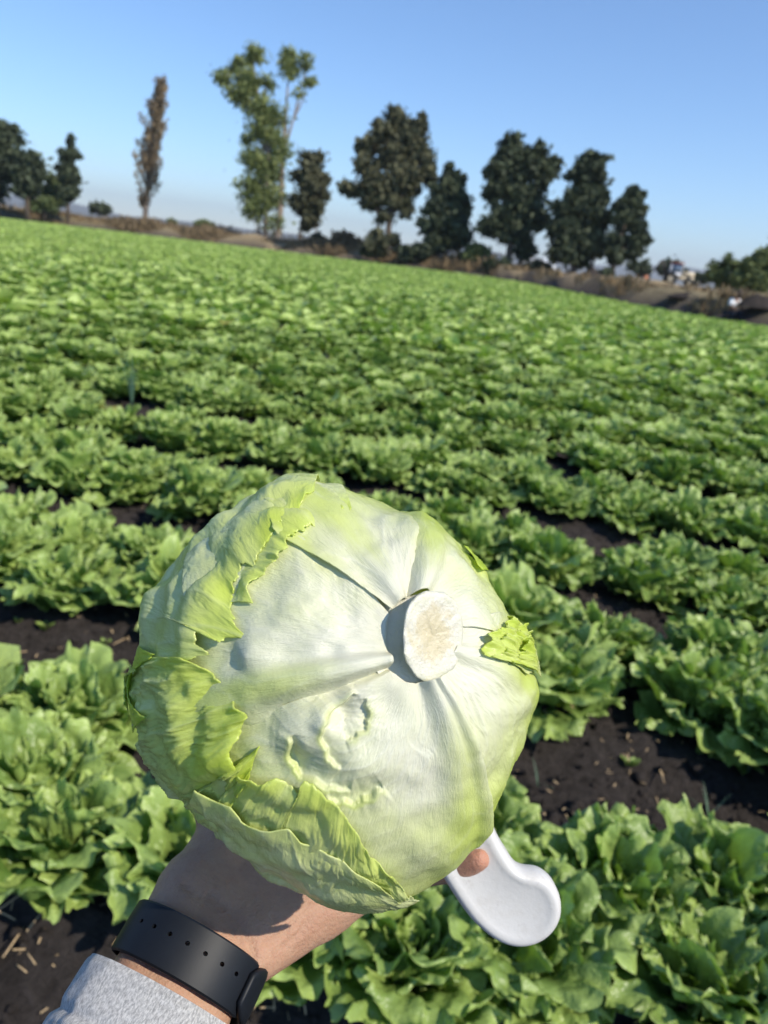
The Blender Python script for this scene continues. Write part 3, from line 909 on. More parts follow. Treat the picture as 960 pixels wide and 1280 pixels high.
# torn shreds
def shred(pin, pout, h0, lift, green, seed, rag=.12, free=0, eg=.85, ns=64, nt2=20, bulge=.0003, bseed=None, dents=()):
    head_leaf('torn_shred', pin, pout, h0, ns=ns, nt_=nt2, free=free, lift=lift, curl=.0003, green=green, edge_green=eg, rag=rag, seed=seed, veins=.0002, bulge=bulge, edge_w=.45, lump=.1, ragf=5, bseed=bseed, dents=dents)
# green tuft at the right and stray leaf tips
for (pi_, po_, hh_, sd_) in (([(624, 814), (630, 796), (622, 788), (640, 780), (648, 766), (660, 776)], [(664, 834), (668, 816), (672, 804), (680, 796), (686, 786), (692, 800)], .0046, 273),
                             ([(634, 818), (644, 808), (640, 796), (654, 790), (662, 778)], [(674, 842), (684, 826), (690, 810), (696, 798), (698, 785)], .0066, 285),
                             ([(652, 826), (660, 812), (656, 800), (668, 788)], [(684, 846), (694, 826), (700, 806), (702, 790)], .0080, 287)):
    head_leaf('torn_shred', pi_, po_, hh_, ns=90, nt_=30, free=0, lift=.0045, curl=.0014, green=(.36, .55), edge_green=.76, rag=.10, seed=sd_, veins=.0005, bulge=.0012, edge_w=.45, lump=.8, ragf=10)
shred([(586, 676), (594, 688), (602, 700), (609, 708)], [(598, 670), (608, 684), (613, 698), (616, 708)], .0040, .003, (.8, .95), 297, .05, free=1, eg=.95)
shred([(186, 818), (172, 826), (160, 846), (158, 872), (170, 900)], [(150, 800), (140, 828), (136, 850), (136, 880), (150, 920)], .0075, .005, (.65, .8), 309, .10, eg=.86, ns=90)
shred([(165, 838), (152, 846), (149, 862), (158, 880)], [(152, 830), (140, 842), (136, 862), (148, 890)], .0095, .004, (.5, .6), 321, .10, eg=.7)
def stalk():
    e1 = np.cross(AX, [0, 1.0, 0]); e1 /= np.linalg.norm(e1); e2 = np.cross(e1, AX)
    nn = np.array([.64, .0, .77]); nn /= np.linalg.norm(nn)
    f2 = np.array([0, 1.0, 0]) - nn * nn[1]; f2 /= np.linalg.norm(f2); f1 = np.cross(f2, nn)
    bq = px2dir(540, 790)
    base = bq * (float(surf_r(bq)) - .0025)
    qt = px2dir(555, 788)
    top = qt * (float(surf_r(qt)) + .0070)
    seg = 64
    a = np.arange(seg) * 2 * math.pi / seg
    rings, rims = [], []
    irr = 1 + .05 * fbm(np.cos(a) * 1.5, np.sin(a) * 1.5, seed=3, octv=3)
    for k, tt in enumerate((0, .3, .6, .85, .97)):
        c = base * (1 - tt) + top * tt
        A_ = (e1 * (1 - tt) + f1 * tt); B_ = (e2 * (1 - tt) + f2 * tt)
        rr = (.0182 - .0012 * min(1, tt * 1.3)) * (1 + (irr - 1) * (.5 + tt)) * (1.0 if tt < .95 else .985)
        rings.append(c + (np.cos(a) * rr)[:, None] * A_ + (np.sin(a) * rr * 1.04)[:, None] * B_)
        rims.append(np.full(seg, 1.0))
    for k, fr in enumerate((.94, .86, .72, .52, .3, .12, .001)):
        wob = .0005 * fbm(np.cos(a) * fr * 5, np.sin(a) * fr * 5, seed=8, octv=3)
        rings.append(top + nn * (.0004 - .0010 * (1 - fr) + wob)[:, None] + (np.cos(a) * .0169 * irr * fr)[:, None] * f1 + (np.sin(a) * .0172 * irr * fr)[:, None] * f2)
        rims.append(np.full(seg, fr * .95))
    V = np.concatenate(rings)
    me = mesh_np('cut_stalk', V, grid_faces(len(rings), seg, True), MAT_STUMP, {'rim': np.concatenate(rims)})
    o = link('cut_stalk', me, head)
    o['label'] = 'cream coloured cut stalk with white rim'
stalk()

# ------------------------------------------------------------------ hand, forearm and sleeve
def cl(u, v, d):
    return at(u, v, d)
WR = cl(228, 1215, 0.362)
arm_dir = .39 * CX + .665 * CY + .64 * F
arm_dir /= np.linalg.norm(arm_dir)
lat = .86 * CX - .5 * CY
lat -= arm_dir * (lat @ arm_dir); lat /= np.linalg.norm(lat)
fac = np.cross(lat, arm_dir); fac /= np.linalg.norm(fac)
if fac @ F > 0: fac = -fac                                     # towards the camera
def skin_mat():
    M = Mat('skin')
    v = M.co('Object')
    n1 = M.noise(22, 4, .6, v); n2 = M.noise(420, 4, .65, v)
    col = M.mix(M.rng(n1, .3, .7, 0, 1), (.40, .225, .14), (.50, .295, .19))
    n5 = M.noise(75, 4, .65, v)
    col = M.mix(M.rng(n5, .42, .7, 0, .4), col, (.36, .17, .105))
    col = M.mix(M.rng(n2, .5, .8, 0, .45), col, (.34, .17, .11))
    col = M.mix(M.attr('red'), col, (.60, .25, .16))
    nrm = M.bump(M.math('ADD', n2, M.math('MULTIPLY', M.noise(1100, 3, .6, v), .4)), .6, .0016)
    return M.done(M.bsdf(col, .48, .4, nrm, .22, (1, .35, .2), .006))
MAT_SKIN = skin_mat()
def arm_body():
    b = MB()
    def cap(p0, r0, p1, r1, n=7):
        t = np.linspace(0, 1, n)
        pts = p0[None] * (1 - t)[:, None] + p1[None] * t[:, None]
        d = (p1 - p0) / (np.linalg.norm(p1 - p0) + 1e-9)
        rr = r0 * (1 - t) + r1 * t
        al = np.linspace(0, 1, 5)[1:]
        pre = [(p0 - d * r0 * math.cos(x * math.pi / 2), r0 * math.sin(x * math.pi / 2)) for x in al[:-1]]
        post = [(p1 + d * r1 * math.cos(x * math.pi / 2), r1 * math.sin(x * math.pi / 2)) for x in al[:-1][::-1]]
        P = [x[0] for x in pre] + list(pts) + [x[0] for x in post]
        Rr = [x[1] for x in pre] + list(rr) + [x[1] for x in post]
        b.tube(P, Rr, 18)
    def chain(*ps):
        for (a, ra), (c, rc) in zip(ps[:-1], ps[1:]):
            cap(a, ra, c, rc)
    el = WR - arm_dir * .30
    for k in (-1.0, -.5, 0, .5, 1.0):
        thick = .0225 - .004 * abs(k)
        cap(el + lat * k * .020, .034, WR + lat * k * .0125, thick)
        # wrist into palm
        cap(WR + lat * k * .0125, thick, WR + arm_dir * .035 + lat * (k * .019 + .004) - fac * .004, .019)
    pw_ = WR + arm_dir * .032 - fac * .004
    kn = [cl(330, 1048, 0.435), cl(385, 1078, 0.434), cl(436, 1092, 0.429), cl(474, 1098, 0.420)]
    for k, (kp, rr) in enumerate(zip(kn, (.0135, .0135, .013, .0125))):
        st = pw_ + lat * (-.016 + .014 * k)
        cap(st, .0185, kp, rr)
        if k: cap(kn[k - 1], .0125, kp, .0125)
    # ball of the thumb and heel of the hand
    chain((WR + arm_dir * .018 - lat * .014, .019), (cl(268, 1082, 0.403), .0185), (cl(283, 1040, 0.421), .0155))
    chain((WR + arm_dir * .014 + lat * .018, .0175), (cl(345, 1160, 0.391), .0185), (cl(412, 1128, 0.408), .0165))
    chain((cl(283, 1040, 0.421), .0150), (cl(262, 985, 0.432), .0125), (cl(238, 940, 0.444), .0105), (cl(232, 912, 0.448), .009))
    # fingers spread behind the head
    chain((kn[0], .0125), (cl(352, 975, 0.460), .0105), (cl(372, 920, 0.468), .0092), (cl(385, 880, 0.469), .008))
    chain((kn[1], .0125), (cl(420, 1010, 0.460), .0105), (cl(450, 950, 0.468), .0092), (cl(465, 905, 0.471), .008))
    chain((kn[2], .012), (cl(490, 1040, 0.452), .0102), (cl(535, 1000, 0.457), .009), (cl(560, 965, 0.457), .0078))
    chain((kn[3], .0115), (cl(530, 1088, 0.426), .0094), (cl(572, 1084, 0.419), .0084), (cl(598, 1074, 0.411), .0072))
    V = np.concatenate(b.V)
    me = b.mesh('arm', MAT_SKIN)
    tmp = bpy.data.objects.new('arm_build', me)
    COL.objects.link(tmp)
    rm = tmp.modifiers.new('r', 'REMESH'); rm.mode = 'VOXEL'; rm.voxel_size = .0022
    sm_ = tmp.modifiers.new('s', 'SMOOTH'); sm_.iterations = 14; sm_.factor = .55
    dg = bpy.context.evaluated_depsgraph_get()
    dg.update()
    new = bpy.data.meshes.new_from_object(tmp.evaluated_get(dg))
    bpy.data.objects.remove(tmp, do_unlink=True)
    n = len(new.vertices)
    co = np.empty(n * 3, np.float32); new.vertices.foreach_get('co', co); co = co.reshape(-1, 3).astype(float)
    no = np.empty(n * 3, np.float32); new.vertices.foreach_get('normal', no); no = no.reshape(-1, 3).astype(float)
    # creases of the wrist and palm, drawn as furrows in the skin
    u_, v_, w_ = proj(co)
    facing = (no @ (-F)) > -.1
    push = np.zeros(n)
    for line, depth_, wid in (([(232, 1108), (262, 1132), (290, 1160), (306, 1188)], .0016, 5.0), ([(262, 1118), (290, 1142), (312, 1175), (318, 1200)], .0020, 4.5),
                              ([(330, 1180), (352, 1170), (366, 1150)], .0011, 4.0), ([(350, 1186), (372, 1170), (384, 1152)], .0010, 4.0), ([(300, 1082), (312, 1120), (345, 1152)], .0010, 6.0)):
        L_ = np.array(line, float)
        dm = np.full(n, 1e9)
        for a_, c_ in zip(L_[:-1], L_[1:]):
            ab = c_ - a_
            tt = np.clip(((u_ - a_[0]) * ab[0] + (v_ - a_[1]) * ab[1]) / (ab @ ab), 0, 1)
            dm = np.minimum(dm, np.hypot(u_ - a_[0] - tt * ab[0], v_ - a_[1] - tt * ab[1]))
        push = np.maximum(push, depth_ * np.exp(-(dm / wid) ** 2))
    co = co - no * (push * facing)[:, None] + no * (.0005 * fbm(co[:, 0] * 60, co[:, 1] * 60, co[:, 2] * 60, seed=6, octv=3))[:, None]
    new.vertices.foreach_set('co', co.astype(np.float32).ravel())
    tipd = np.linalg.norm(co - cl(598, 1074, 0.411), axis=1)
    at_ = new.attributes.new('red', 'FLOAT', 'POINT')
    at_.data.foreach_set('value', (.45 * np.exp(-(tipd / .02) ** 2)).astype(np.float32))
    new.polygons.foreach_set('use_smooth', np.ones(len(new.polygons), dtype=bool))
    new.materials.clear(); new.materials.append(MAT_SKIN)
    return new
person = link('person', None, None, 'bare hand and forearm in grey sleeve reaching in to hold the lettuce head', 'person')
link('arm', arm_body(), person)
def fabric_mat():
    M = Mat('heather_grey_knit')
    v = M.co('Object')
    n1 = M.noise(260, 4, .7, v); n2 = M.noise(18, 4, .6, v)
    mp = M.attr('along')
    wv = M.n('ShaderNodeTexWave', wave_type='BANDS')
    wv.inputs['Scale'].default_value = 1.0; wv.inputs['Distortion'].default_value = 1.2; wv.inputs['Detail'].default_value = 2
    cmb = M.n('ShaderNodeCombineXYZ')
    M.l(M.math('MULTIPLY', M.attr('around'), 46.0), cmb.inputs[0]); M.l(M.math('MULTIPLY', mp, 3.0), cmb.inputs[1])
    M.l(cmb.outputs[0], wv.inputs['Vector'])
    cm2 = M.n('ShaderNodeCombineXYZ')
    M.l(M.math('MULTIPLY', M.attr('around'), 48.0), cm2.inputs[0]); M.l(M.math('MULTIPLY', mp, 4.5), cm2.inputs[1])
    n1 = M.noise(1.0, 4, .75, cm2.outputs[0])
    c = M.mix(M.rng(n1, .36, .62, 0, 1), (.36, .345, .33), (.88, .85, .81))
    c = M.mix(M.rng(n2, .62, .75, 0, .4), c, (.42, .42, .47))
    h = M.math('ADD', M.math('MULTIPLY', wv.outputs['Fac'], .7), M.math('MULTIPLY', n1, .8))
    return M.done(M.bsdf(c, .95, .1, M.bump(h, .7, .0012), sheen=.3))
MAT_FABRIC = fabric_mat()
def sleeve():
    nk, seg = 90, 120
    a = np.arange(seg) * 2 * math.pi / seg
    d = np.linspace(.012, .26, nk)                               # metres back along the arm from the wrist
    d = .012 + (.26 - .012) * np.linspace(0, 1, nk) ** 1.7
    rings, al, ar = [], [], []
    for k, x in enumerate(d):
        hem = .023
        rl = .0470 + .05 * max(0, x - .02) * .5
        rf = .0440 + .05 * max(0, x - .02) * .6
        puff = .0010 * smooth(hem - .001, hem + .006, x - .012) + .0035 * smooth(.04, .1, x)
        seam = -.0020 * math.exp(-((x - .012 - hem) / .0022) ** 2)
        endr = -.0012 * math.exp(-((x - .012) / .002) ** 2)
        wr = .0026 * fbm(np.cos(a) * 2.2, np.sin(a) * 2.2, x * 38, seed=40, octv=3) * smooth(.02, .05, x) + .0006 * fbm(np.cos(a) * 5, np.sin(a) * 5, x * 60, seed=44, octv=2)
        c = WR - arm_dir * x - fac * .001 + lat * .004
        rings.append(c + ((rl + puff + seam + endr + wr) * np.cos(a))[:, None] * lat + ((rf + puff + seam + endr + wr) * np.sin(a))[:, None] * fac)
        al.append(np.full(seg, x * 100)); ar.append(a)
    # turned-in lip
    lip = []
    for x, dr in ((.0125, -.0022), (.016, -.0030), (.026, -.0030)):
        c = WR - arm_dir * x - fac * .001 + lat * .004
        lip.append(c + ((.0470 + dr) * np.cos(a))[:, None] * lat + ((.0440 + dr) * np.sin(a))[:, None] * fac)
    R_ = lip[::-1] + rings
    me = mesh_np('sleeve', np.concatenate(R_), grid_faces(len(R_), seg, True), MAT_FABRIC,
                 {'along': np.concatenate([np.full(seg, 2.0)] * 3 + al), 'around': np.concatenate([a] * 3 + ar)})
    o = link('sleeve', me, person)
    o['label'] = 'light heather grey sweatshirt sleeve with hemmed cuff'
sleeve()

# ------------------------------------------------------------------ watch band
MAT_BAND = simple('dark_rubber', (.008, .010, .014), .5, .25, 90, .12, .08, .001)
def band():
    root = link('watch_band', None, None, 'dark navy rubber watch band with a row of holes round the wrist', 'watch band')
    def ring(a0, a1, n, w0, w1, inner, thick, name, x0, round_end=0.0, tuck=None):
        """strap swept round the wrist from angle a0 to a1 (0 = right side, 90 = facing the camera)"""
        A_ = np.radians(np.linspace(a0, a1, n))
        V = []
        prof = [(-1, 0), (-1, .55), (-.93, .92), (-.6, 1), (0, 1.04), (.6, 1), (.93, .92), (1, .55), (1, 0), (0, -.03)]
        for k, a in enumerate(A_):
            f = k / (n - 1)
            wd = w0 + (w1 - w0) * f
            if round_end:
                for end in ((f,) if round_end == 1 else (1 - f,)):
                    e_ = max(0, 1 - end * n / 10.0)
                    wd *= math.sqrt(max(.02, 1 - e_ ** 2.2 * .75))
            ins = inner + (tuck(f) if tuck else 0)
            for (pw__, pr) in prof:
                rl, rf = .0338 + ins + thick * pr, .0268 + ins + thick * pr
                V.append(WR + arm_dir * (x0 + pw__ * wd / 2) - fac * .0012 + lat * rl * math.cos(a) + fac * rf * math.sin(a))
        m = len(prof)
        Q = grid_faces(n, m, True).tolist()
        me = bpy.data.meshes.new(name)
        me.from_pydata([tuple(v) for v in V], [], Q + [list(range(m))[::-1], [(n - 1) * m + j for j in range(m)]])
        me.polygons.foreach_set('use_smooth', np.ones(len(me.polygons), dtype=bool))
        me.materials.append(MAT_BAND)
        bm = bmesh.new(); bm.from_mesh(me); bmesh.ops.recalc_face_normals(bm, faces=bm.faces[:]); bm.to_mesh(me); bm.free()
        return me
    # strap with the holes: from the far left side over the wrist to the right
    me = ring(215, 8, 90, .0240, .0240, .0, .0022, 'strap', .0055, 2, lambda f: -.0004 * smooth(.8, 1, f))
    strap = link('strap', me, root)
    for k in range(8):
        a = rad(146 - 15.5 * k)
        cb = MB()
        c = WR + arm_dir * .0078 - fac * .0012
        d_ = lat * math.cos(a) * .0268 + fac * math.sin(a) * .0338; d_ /= np.linalg.norm(d_)
        p = c + lat * .0338 * math.cos(a) + fac * .0268 * math.sin(a)
        s1, s2 = arm_dir, np.cross(arm_dir, d_)
        th = np.arange(20) * 2 * math.pi / 20
        V = np.concatenate([p + d_ * z_ + (np.cos(th) * .0010)[:, None] * s1 + (np.sin(th) * .0012)[:, None] * s2 for z_ in (-.0008, .0060)])
        faces = [[j, (j + 1) % 20, 20 + (j + 1) % 20, 20 + j] for j in range(20)] + [list(range(20))[::-1], list(range(20, 40))]
        cm = bpy.data.meshes.new('cut'); cm.from_pydata(V.tolist(), [], faces)
        bm = bmesh.new(); bm.from_mesh(cm); bmesh.ops.recalc_face_normals(bm, faces=bm.faces[:]); bm.to_mesh(cm); bm.free()
        co_ = bpy.data.objects.new('cut', cm); COL.objects.link(co_)
        bo = strap.modifiers.new('b', 'BOOLEAN'); bo.operation = 'DIFFERENCE'; bo.object = co_; bo.solver = 'EXACT'
    dg = bpy.context.evaluated_depsgraph_get(); dg.update()
    new = bpy.data.meshes.new_from_object(strap.evaluated_get(dg))
    for m in list(strap.modifiers):
        o_ = m.object; strap.modifiers.remove(m); bpy.data.objects.remove(o_, do_unlink=True)
    strap.data = new
    new.set_sharp_from_angle(angle=rad(35))
    # second strap that closes over the end of the first one, thicker, from the right side round the back
    me2 = ring(40, -150, 70, .0250, .0260, .0022, .0028, 'closing_strap', .0052, 1, lambda f: -.0022 * smooth(.25, .6, f))
    link('closing_strap', me2, root)
band()

# ------------------------------------------------------------------ knife
def knife():
    root = link('knife', None, None, 'harvest knife with hooked white plastic handle, held behind the lettuce head', 'knife')
    M = Mat('white_plastic')
    v = M.co('Object')
    n1 = M.noise(60, 5, .65, v); n2 = M.noise(400, 3, .6, v)
    c = M.mix(M.rng(n1, .55, .75, 0, .35), (.625, .60, .565), (.44, .39, .32))
    n6 = M.noise(140, 6, .7, v, .6)
    c = M.mix(M.rng(n6, .60, .72, 0, .30), c, (.30, .25, .20))
    c = M.mix(M.rng(M.noise(34, 3, .6, v), .56, .72, 0, .28), c, (.42, .36, .29))
    m = M.done(M.bsdf(c, M.rng(n1, .3, .7, .28, .5), .5, M.bump(n2, .2, .0008), .1, (1, 1, 1), .003))
    out = [(612, 1022), (622, 1046), (634, 1064), (641, 1078), (652, 1085), (673, 1084), (689, 1096), (699, 1116), (701, 1138), (692, 1158), (676, 1172), (655, 1179), (632, 1177), (610, 1165), (586, 1143), (568, 1117), (556, 1098), (540, 1072), (520, 1040), (500, 1000), (470, 950), (450, 905), (480, 895), (505, 920), (540, 955), (575, 985)]
    Dk = .418
    P = np.array([((u - 480) / FPX * Dk, -(v_ - 640) / FPX * Dk) for u, v_ in out])
    # smooth closed curve
    n = 160
    d = np.concatenate([[0], np.cumsum(np.linalg.norm(np.diff(np.vstack([P, P[:1]]), axis=0), axis=1))])
    s = np.linspace(0, d[-1], n, endpoint=False)
    Q = np.vstack([P, P[:1]])
    C2 = np.stack([np.interp(s, d, Q[:, k]) for k in (0, 1)], -1)
    for _ in range(5):
        C2 = .5 * C2 + .25 * (np.roll(C2, 1, 0) + np.roll(C2, -1, 0))
    tg = np.roll(C2, -1, 0) - np.roll(C2, 1, 0)
    nr = np.stack([tg[:, 1], -tg[:, 0]], -1); nr /= np.linalg.norm(nr, axis=1)[:, None]
    area = np.sum(C2[:, 0] * np.roll(C2[:, 1], -1) - np.roll(C2[:, 0], -1) * C2[:, 1])
    if area < 0: nr = -nr                                         # nr points outwards
    rings = []
    hb = .0085
    for ins, z in ((.0095, -.0072), (.0068, -.0080), (.0042, -.0087), (.0022, hb * -.92), (.0007, hb * -.62), (0, -.0025), (0, .0025), (.0007, hb * .62), (.0022, hb * .92), (.0042, .0087), (.0068, .0080), (.0095, .0072)):
        X = C2 - nr * ins
        for _ in range(int(ins * 1400)):
            X = .5 * X + .25 * (np.roll(X, 1, 0) + np.roll(X, -1, 0))
        rings.append(np.column_stack([X, np.full(n, z)]))
    V = np.concatenate(rings)
    faces = grid_faces(len(rings), n, True).tolist()
    me = bpy.data.meshes.new('handle')
    me.from_pydata(V.tolist(), [], faces + [list(range(n))[::-1], [(len(rings) - 1) * n + j for j in range(n)]])
    bm = bmesh.new(); bm.from_mesh(me)
    bmesh.ops.recalc_face_normals(bm, faces=bm.faces[:])
    big = [f for f in bm.faces if len(f.verts) > 4]
    bmesh.ops.triangulate(bm, faces=big)
    bm.to_mesh(me); bm.free()
    me.polygons.foreach_set('use_smooth', np.ones(len(me.polygons), dtype=bool))
    me.materials.append(m)
    root.matrix_world = Matrix(((CX[0], CY[0], -F[0], CAM[0] + F[0] * Dk), (CX[1], CY[1], -F[1], CAM[1] + F[1] * Dk), (CX[2], CY[2], -F[2], CAM[2] + F[2] * Dk), (0, 0, 0, 1)))
    o = link('handle', me, root)
    # tilt so that the pommel end comes slightly nearer
    bl = MB()
    b0 = np.array([((460 - 480) / FPX) * Dk, -(915 - 640) / FPX * Dk, 0]); dirb = np.array([-.62, .78, -.10]); dirb /= np.linalg.norm(dirb)
    sdb = np.array([.78, .62, 0])
    pts = [(0, -.011), (.10, -.014), (.145, -.004), (.15, .002), (.10, .012), (0, .011)]
    Vb = np.array([b0 + dirb * a + sdb * c_ + np.array([0, 0, z]) for z in (-.0008, .0008) for a, c_ in pts])
    fb = [list(range(6))[::-1], list(range(6, 12))] + [[j, (j + 1) % 6, 6 + (j + 1) % 6, 6 + j] for j in range(6)]
    mb_ = bpy.data.meshes.new('blade'); mb_.from_pydata(Vb.tolist(), [], fb)
    Ms = Mat('steel')
    bs = Ms.n('ShaderNodeBsdfPrincipled'); bs.inputs['Metallic'].default_value = 1; bs.inputs['Roughness'].default_value = .35; bs.inputs['Base Color'].default_value = (.6, .6, .6, 1)
    mb_.materials.append(Ms.done(bs.outputs[0]))
    link('blade', mb_, root)
knife()

# ------------------------------------------------------------------ trees beyond the field
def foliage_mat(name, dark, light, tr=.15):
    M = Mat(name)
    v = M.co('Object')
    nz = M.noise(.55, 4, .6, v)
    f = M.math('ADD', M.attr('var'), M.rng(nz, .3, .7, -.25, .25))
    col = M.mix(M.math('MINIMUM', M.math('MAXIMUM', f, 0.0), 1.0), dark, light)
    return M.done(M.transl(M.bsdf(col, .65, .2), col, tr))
FOL_DARK = foliage_mat('dark_foliage', (.022, .034, .022), (.125, .150, .080))
FOL_OLIVE = foliage_mat('olive_foliage', (.042, .050, .028), (.19, .185, .10))
FOL_EUC = foliage_mat('eucalyptus_foliage', (.11, .15, .045), (.38, .42, .16), .35)
FOL_DRY = foliage_mat('dry_foliage', (.17, .13, .085), (.38, .29, .17), .25)
FOL_BUSH = foliage_mat('bush_foliage', (.085, .115, .045), (.22, .26, .10), .25)
FOL_BRUSH = foliage_mat('dry_brush', (.16, .115, .065), (.34, .25, .14), .2)

def leaf_cards(centers, size, r, elong=1.6, up=0.0):
    n = len(centers)
    d = r.normal(size=(n, 3)); d[:, 2] += up; d /= np.linalg.norm(d, axis=1)[:, None]
    e = r.normal(size=(n, 3)); e -= d * (e * d).sum(1)[:, None]; e /= np.linalg.norm(e, axis=1)[:, None]
    sz = size * r.uniform(.6, 1.4, n)
    a, b = d * (sz * elong / 2)[:, None], e * (sz / 2)[:, None]
    V = np.stack([centers - a, centers + b - a * .1, centers + a, centers - b + a * .1], 1).reshape(-1, 3)
    return V, np.arange(4 * n).reshape(-1, 4)
def tree(name, label, base_px, depth, blobs, trunks, mat, bark=None, leaf=.34, dens=1.0, cat='tree', group=None, up=0.0, clump=.31, flat=.75, limb=1.0, zoff=0.0):
    """base_px: foot of the tree in the photo; blobs: crown masses (u, v, ru, rv) at that distance; trunks: lists of (u, v, radius m)"""
    r = np.random.default_rng(abs(hash(label)) % 1 + int(base_px[0] * 13 + base_px[1]))
    m = depth / FPX                                              # metres per photo pixel there
    foot = at(base_px[0], base_px[1], depth)
    gz = foot[2]
    foot[2] = zoff
    root = link(name, None, None, label, cat, group)
    root.location = foot
    upv = np.array([0, 0, 1.0])
    rightv = np.array([1.0, 0, 0])
    def P(u, v):
        p = at(u, v, depth); p[2] += zoff - gz if False else 0
        return p - foot
    b = MB()
    tips = []
    for tk in trunks:
        pts = [P(u, v) for u, v, _ in tk]
        rr = [x[2] for x in tk]
        pts = [np.array([pts[0][0], pts[0][1], -.4])] + pts
        rr = [rr[0] * 1.35] + rr
        pts = np.array(pts)
        pts[1:, 1] += np.cumsum(r.normal(0, .12, len(pts) - 1))
        b.tube(pts, rr, 9)
        tips += [(pts[k], rr[k]) for k in range(1, len(pts))]
    V, Q, A, n = [], [], [], 0
    for bl in blobs:
        u, v, ru, rv = bl[:4]
        dn = bl[4] if len(bl) > 4 else 1.0
        c = P(u, v)
        R = np.array([ru * m, (ru + rv) / 2 * m * flat, rv * m])
        nc = max(5, int(20 * dn * (ru * rv) ** .5 / 18))
        d = r.normal(size=(nc, 3)); d /= np.linalg.norm(d, axis=1)[:, None]
        cc = c + d * R * (r.uniform(.25, 1, nc) ** .5)[:, None] * .82
        if limb:
            for k in range(0, nc, 2):
                tp, tr_ = min(tips, key=lambda q: np.linalg.norm(q[0] - cc[k]) + 2.0 * max(0, q[0][2] - cc[k][2] + .3))
                mid = (tp + cc[k]) / 2 + np.array([0, 0, -.06 * np.linalg.norm(tp - cc[k])])
                b.tube(np.array([tp, mid, cc[k]]), [min(tr_ * .5, .09) * limb, .045 * limb, .015], 5, cap=False)
        per = int(78 * dn * dens)
        for k in range(nc):
            rad_ = clump * R.mean() * r.uniform(.7, 1.3)
            x = cc[k] + r.normal(size=(per, 3)) * rad_ * np.array([.8, .8, .62]) * np.where(r.random((per, 1)) < .2, 1.3, 1.0)
            vv, qq = leaf_cards(x, leaf, r, 1.7, up)
            V.append(vv); Q.append(qq + n); n += len(vv)
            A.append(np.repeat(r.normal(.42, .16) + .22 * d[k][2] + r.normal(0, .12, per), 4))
    link('trunk', b.mesh('trunk', bark or MAT_BARK), root)
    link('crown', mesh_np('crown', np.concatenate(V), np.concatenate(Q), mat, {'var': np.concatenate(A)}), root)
    return root
TG = 'trees along the far edge of the field'
tree('evergreen_tree', 'large dark tree cut off by the left picture edge', (-4, 262), 104, [(-8, 185, 32, 36), (8, 168, 18, 16, .7), (-18, 225, 30, 26), (12, 208, 20, 22), (-5, 158, 14, 10, .5)], [[(-4, 258, .38), (-3, 225, .3), (0, 180, .12)]], FOL_DARK, group=TG, leaf=.5)
tree('evergreen_tree', 'dark rounded tree right beside the one at left picture edge', (34, 262), 102, [(36, 205, 15, 20), (32, 228, 17, 20), (40, 222, 12, 18)], [[(34, 258, .3), (35, 230, .2), (36, 200, .08)]], FOL_DARK, group=TG, leaf=.45)
tree('conifer_tree', 'small pointed dark green conifer between the left trees and bare poplar', (84, 262), 104, [(89, 178, 6, 9, .7), (87, 195, 12, 10), (84, 212, 15, 9), (88, 225, 16, 10), (87, 240, 14, 10)], [[(84, 258, .22), (86, 220, .15), (88, 172, .04)]], FOL_DARK, group=TG, leaf=.4)
tree('bush', 'low olive bush between the left dark trees and the conifer', (64, 262), 110, [(64, 236, 14, 16), (70, 248, 16, 10)], [[(64, 258, .12), (64, 240, .06)]], FOL_BUSH, cat='bush', group=TG, leaf=.4)
def poplar(label, depth):
    """narrow tree of steep thin branches with sparse tan leaves"""
    r = np.random.default_rng(99)
    spine = [(180, 289), (182, 262), (186, 228), (190, 195), (195, 162), (200, 130), (203, 104)]
    foot = at(180, 290, depth); foot[2] = .3
    root = link('bare_poplar', None, None, label, 'tree', TG)
    root.location = foot
    P = np.array([at(u, v, depth) - foot for u, v in spine])
    m = depth / FPX
    t = np.linspace(0, 1, len(P))
    b = MB()
    P0 = P.copy(); P0[0, 2] = -.6
    b.tube(P0, .42 * (1 - t) ** .8 + .04, 9)
    V, Q, A, n = [], [], [], 0
    for k in range(120):
        f = .14 + .82 * (k / 119) ** .9
        p = np.array([np.interp(f, t, P[:, j]) for j in range(3)])
        az = r.uniform(0, 6.28)
        ln = (5.2 * (1 - f) ** .55 + 1.2) * r.uniform(.5, 1.1) * (.55 if f < .25 else 1)
        out = r.uniform(.12, .50) + (.12 if (math.cos(az) > .3 and f < .55) else 0)
        s_ = np.linspace(0, 1, 5)
        c = p + np.stack([s_ ** .8 * ln * out * math.cos(az), s_ ** .8 * ln * out * math.sin(az), s_ * ln * .92], -1)
        b.tube(c, .07 * (1 - s_ * .8) * (1 - f * .5), 5, cap=False)
        nl = int(17 * ln)
        q = r.random(nl) ** .7
        x = np.stack([np.interp(q, s_, c[:, j]) for j in range(3)], -1) + r.normal(size=(nl, 3)) * .20
        vv, qq = leaf_cards(x, .26, r, 1.6, 1.0)
        V.append(vv); Q.append(qq + n); n += len(vv); A.append(np.repeat(r.normal(.45, .2) + r.normal(0, .15, nl), 4))
    link('trunk', b.mesh('trunk', MAT_PALEBARK), root)
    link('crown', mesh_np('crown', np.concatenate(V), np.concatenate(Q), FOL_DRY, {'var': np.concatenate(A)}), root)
poplar('tall thin brownish poplar with sparse leaves, standing alone on the left', 112)
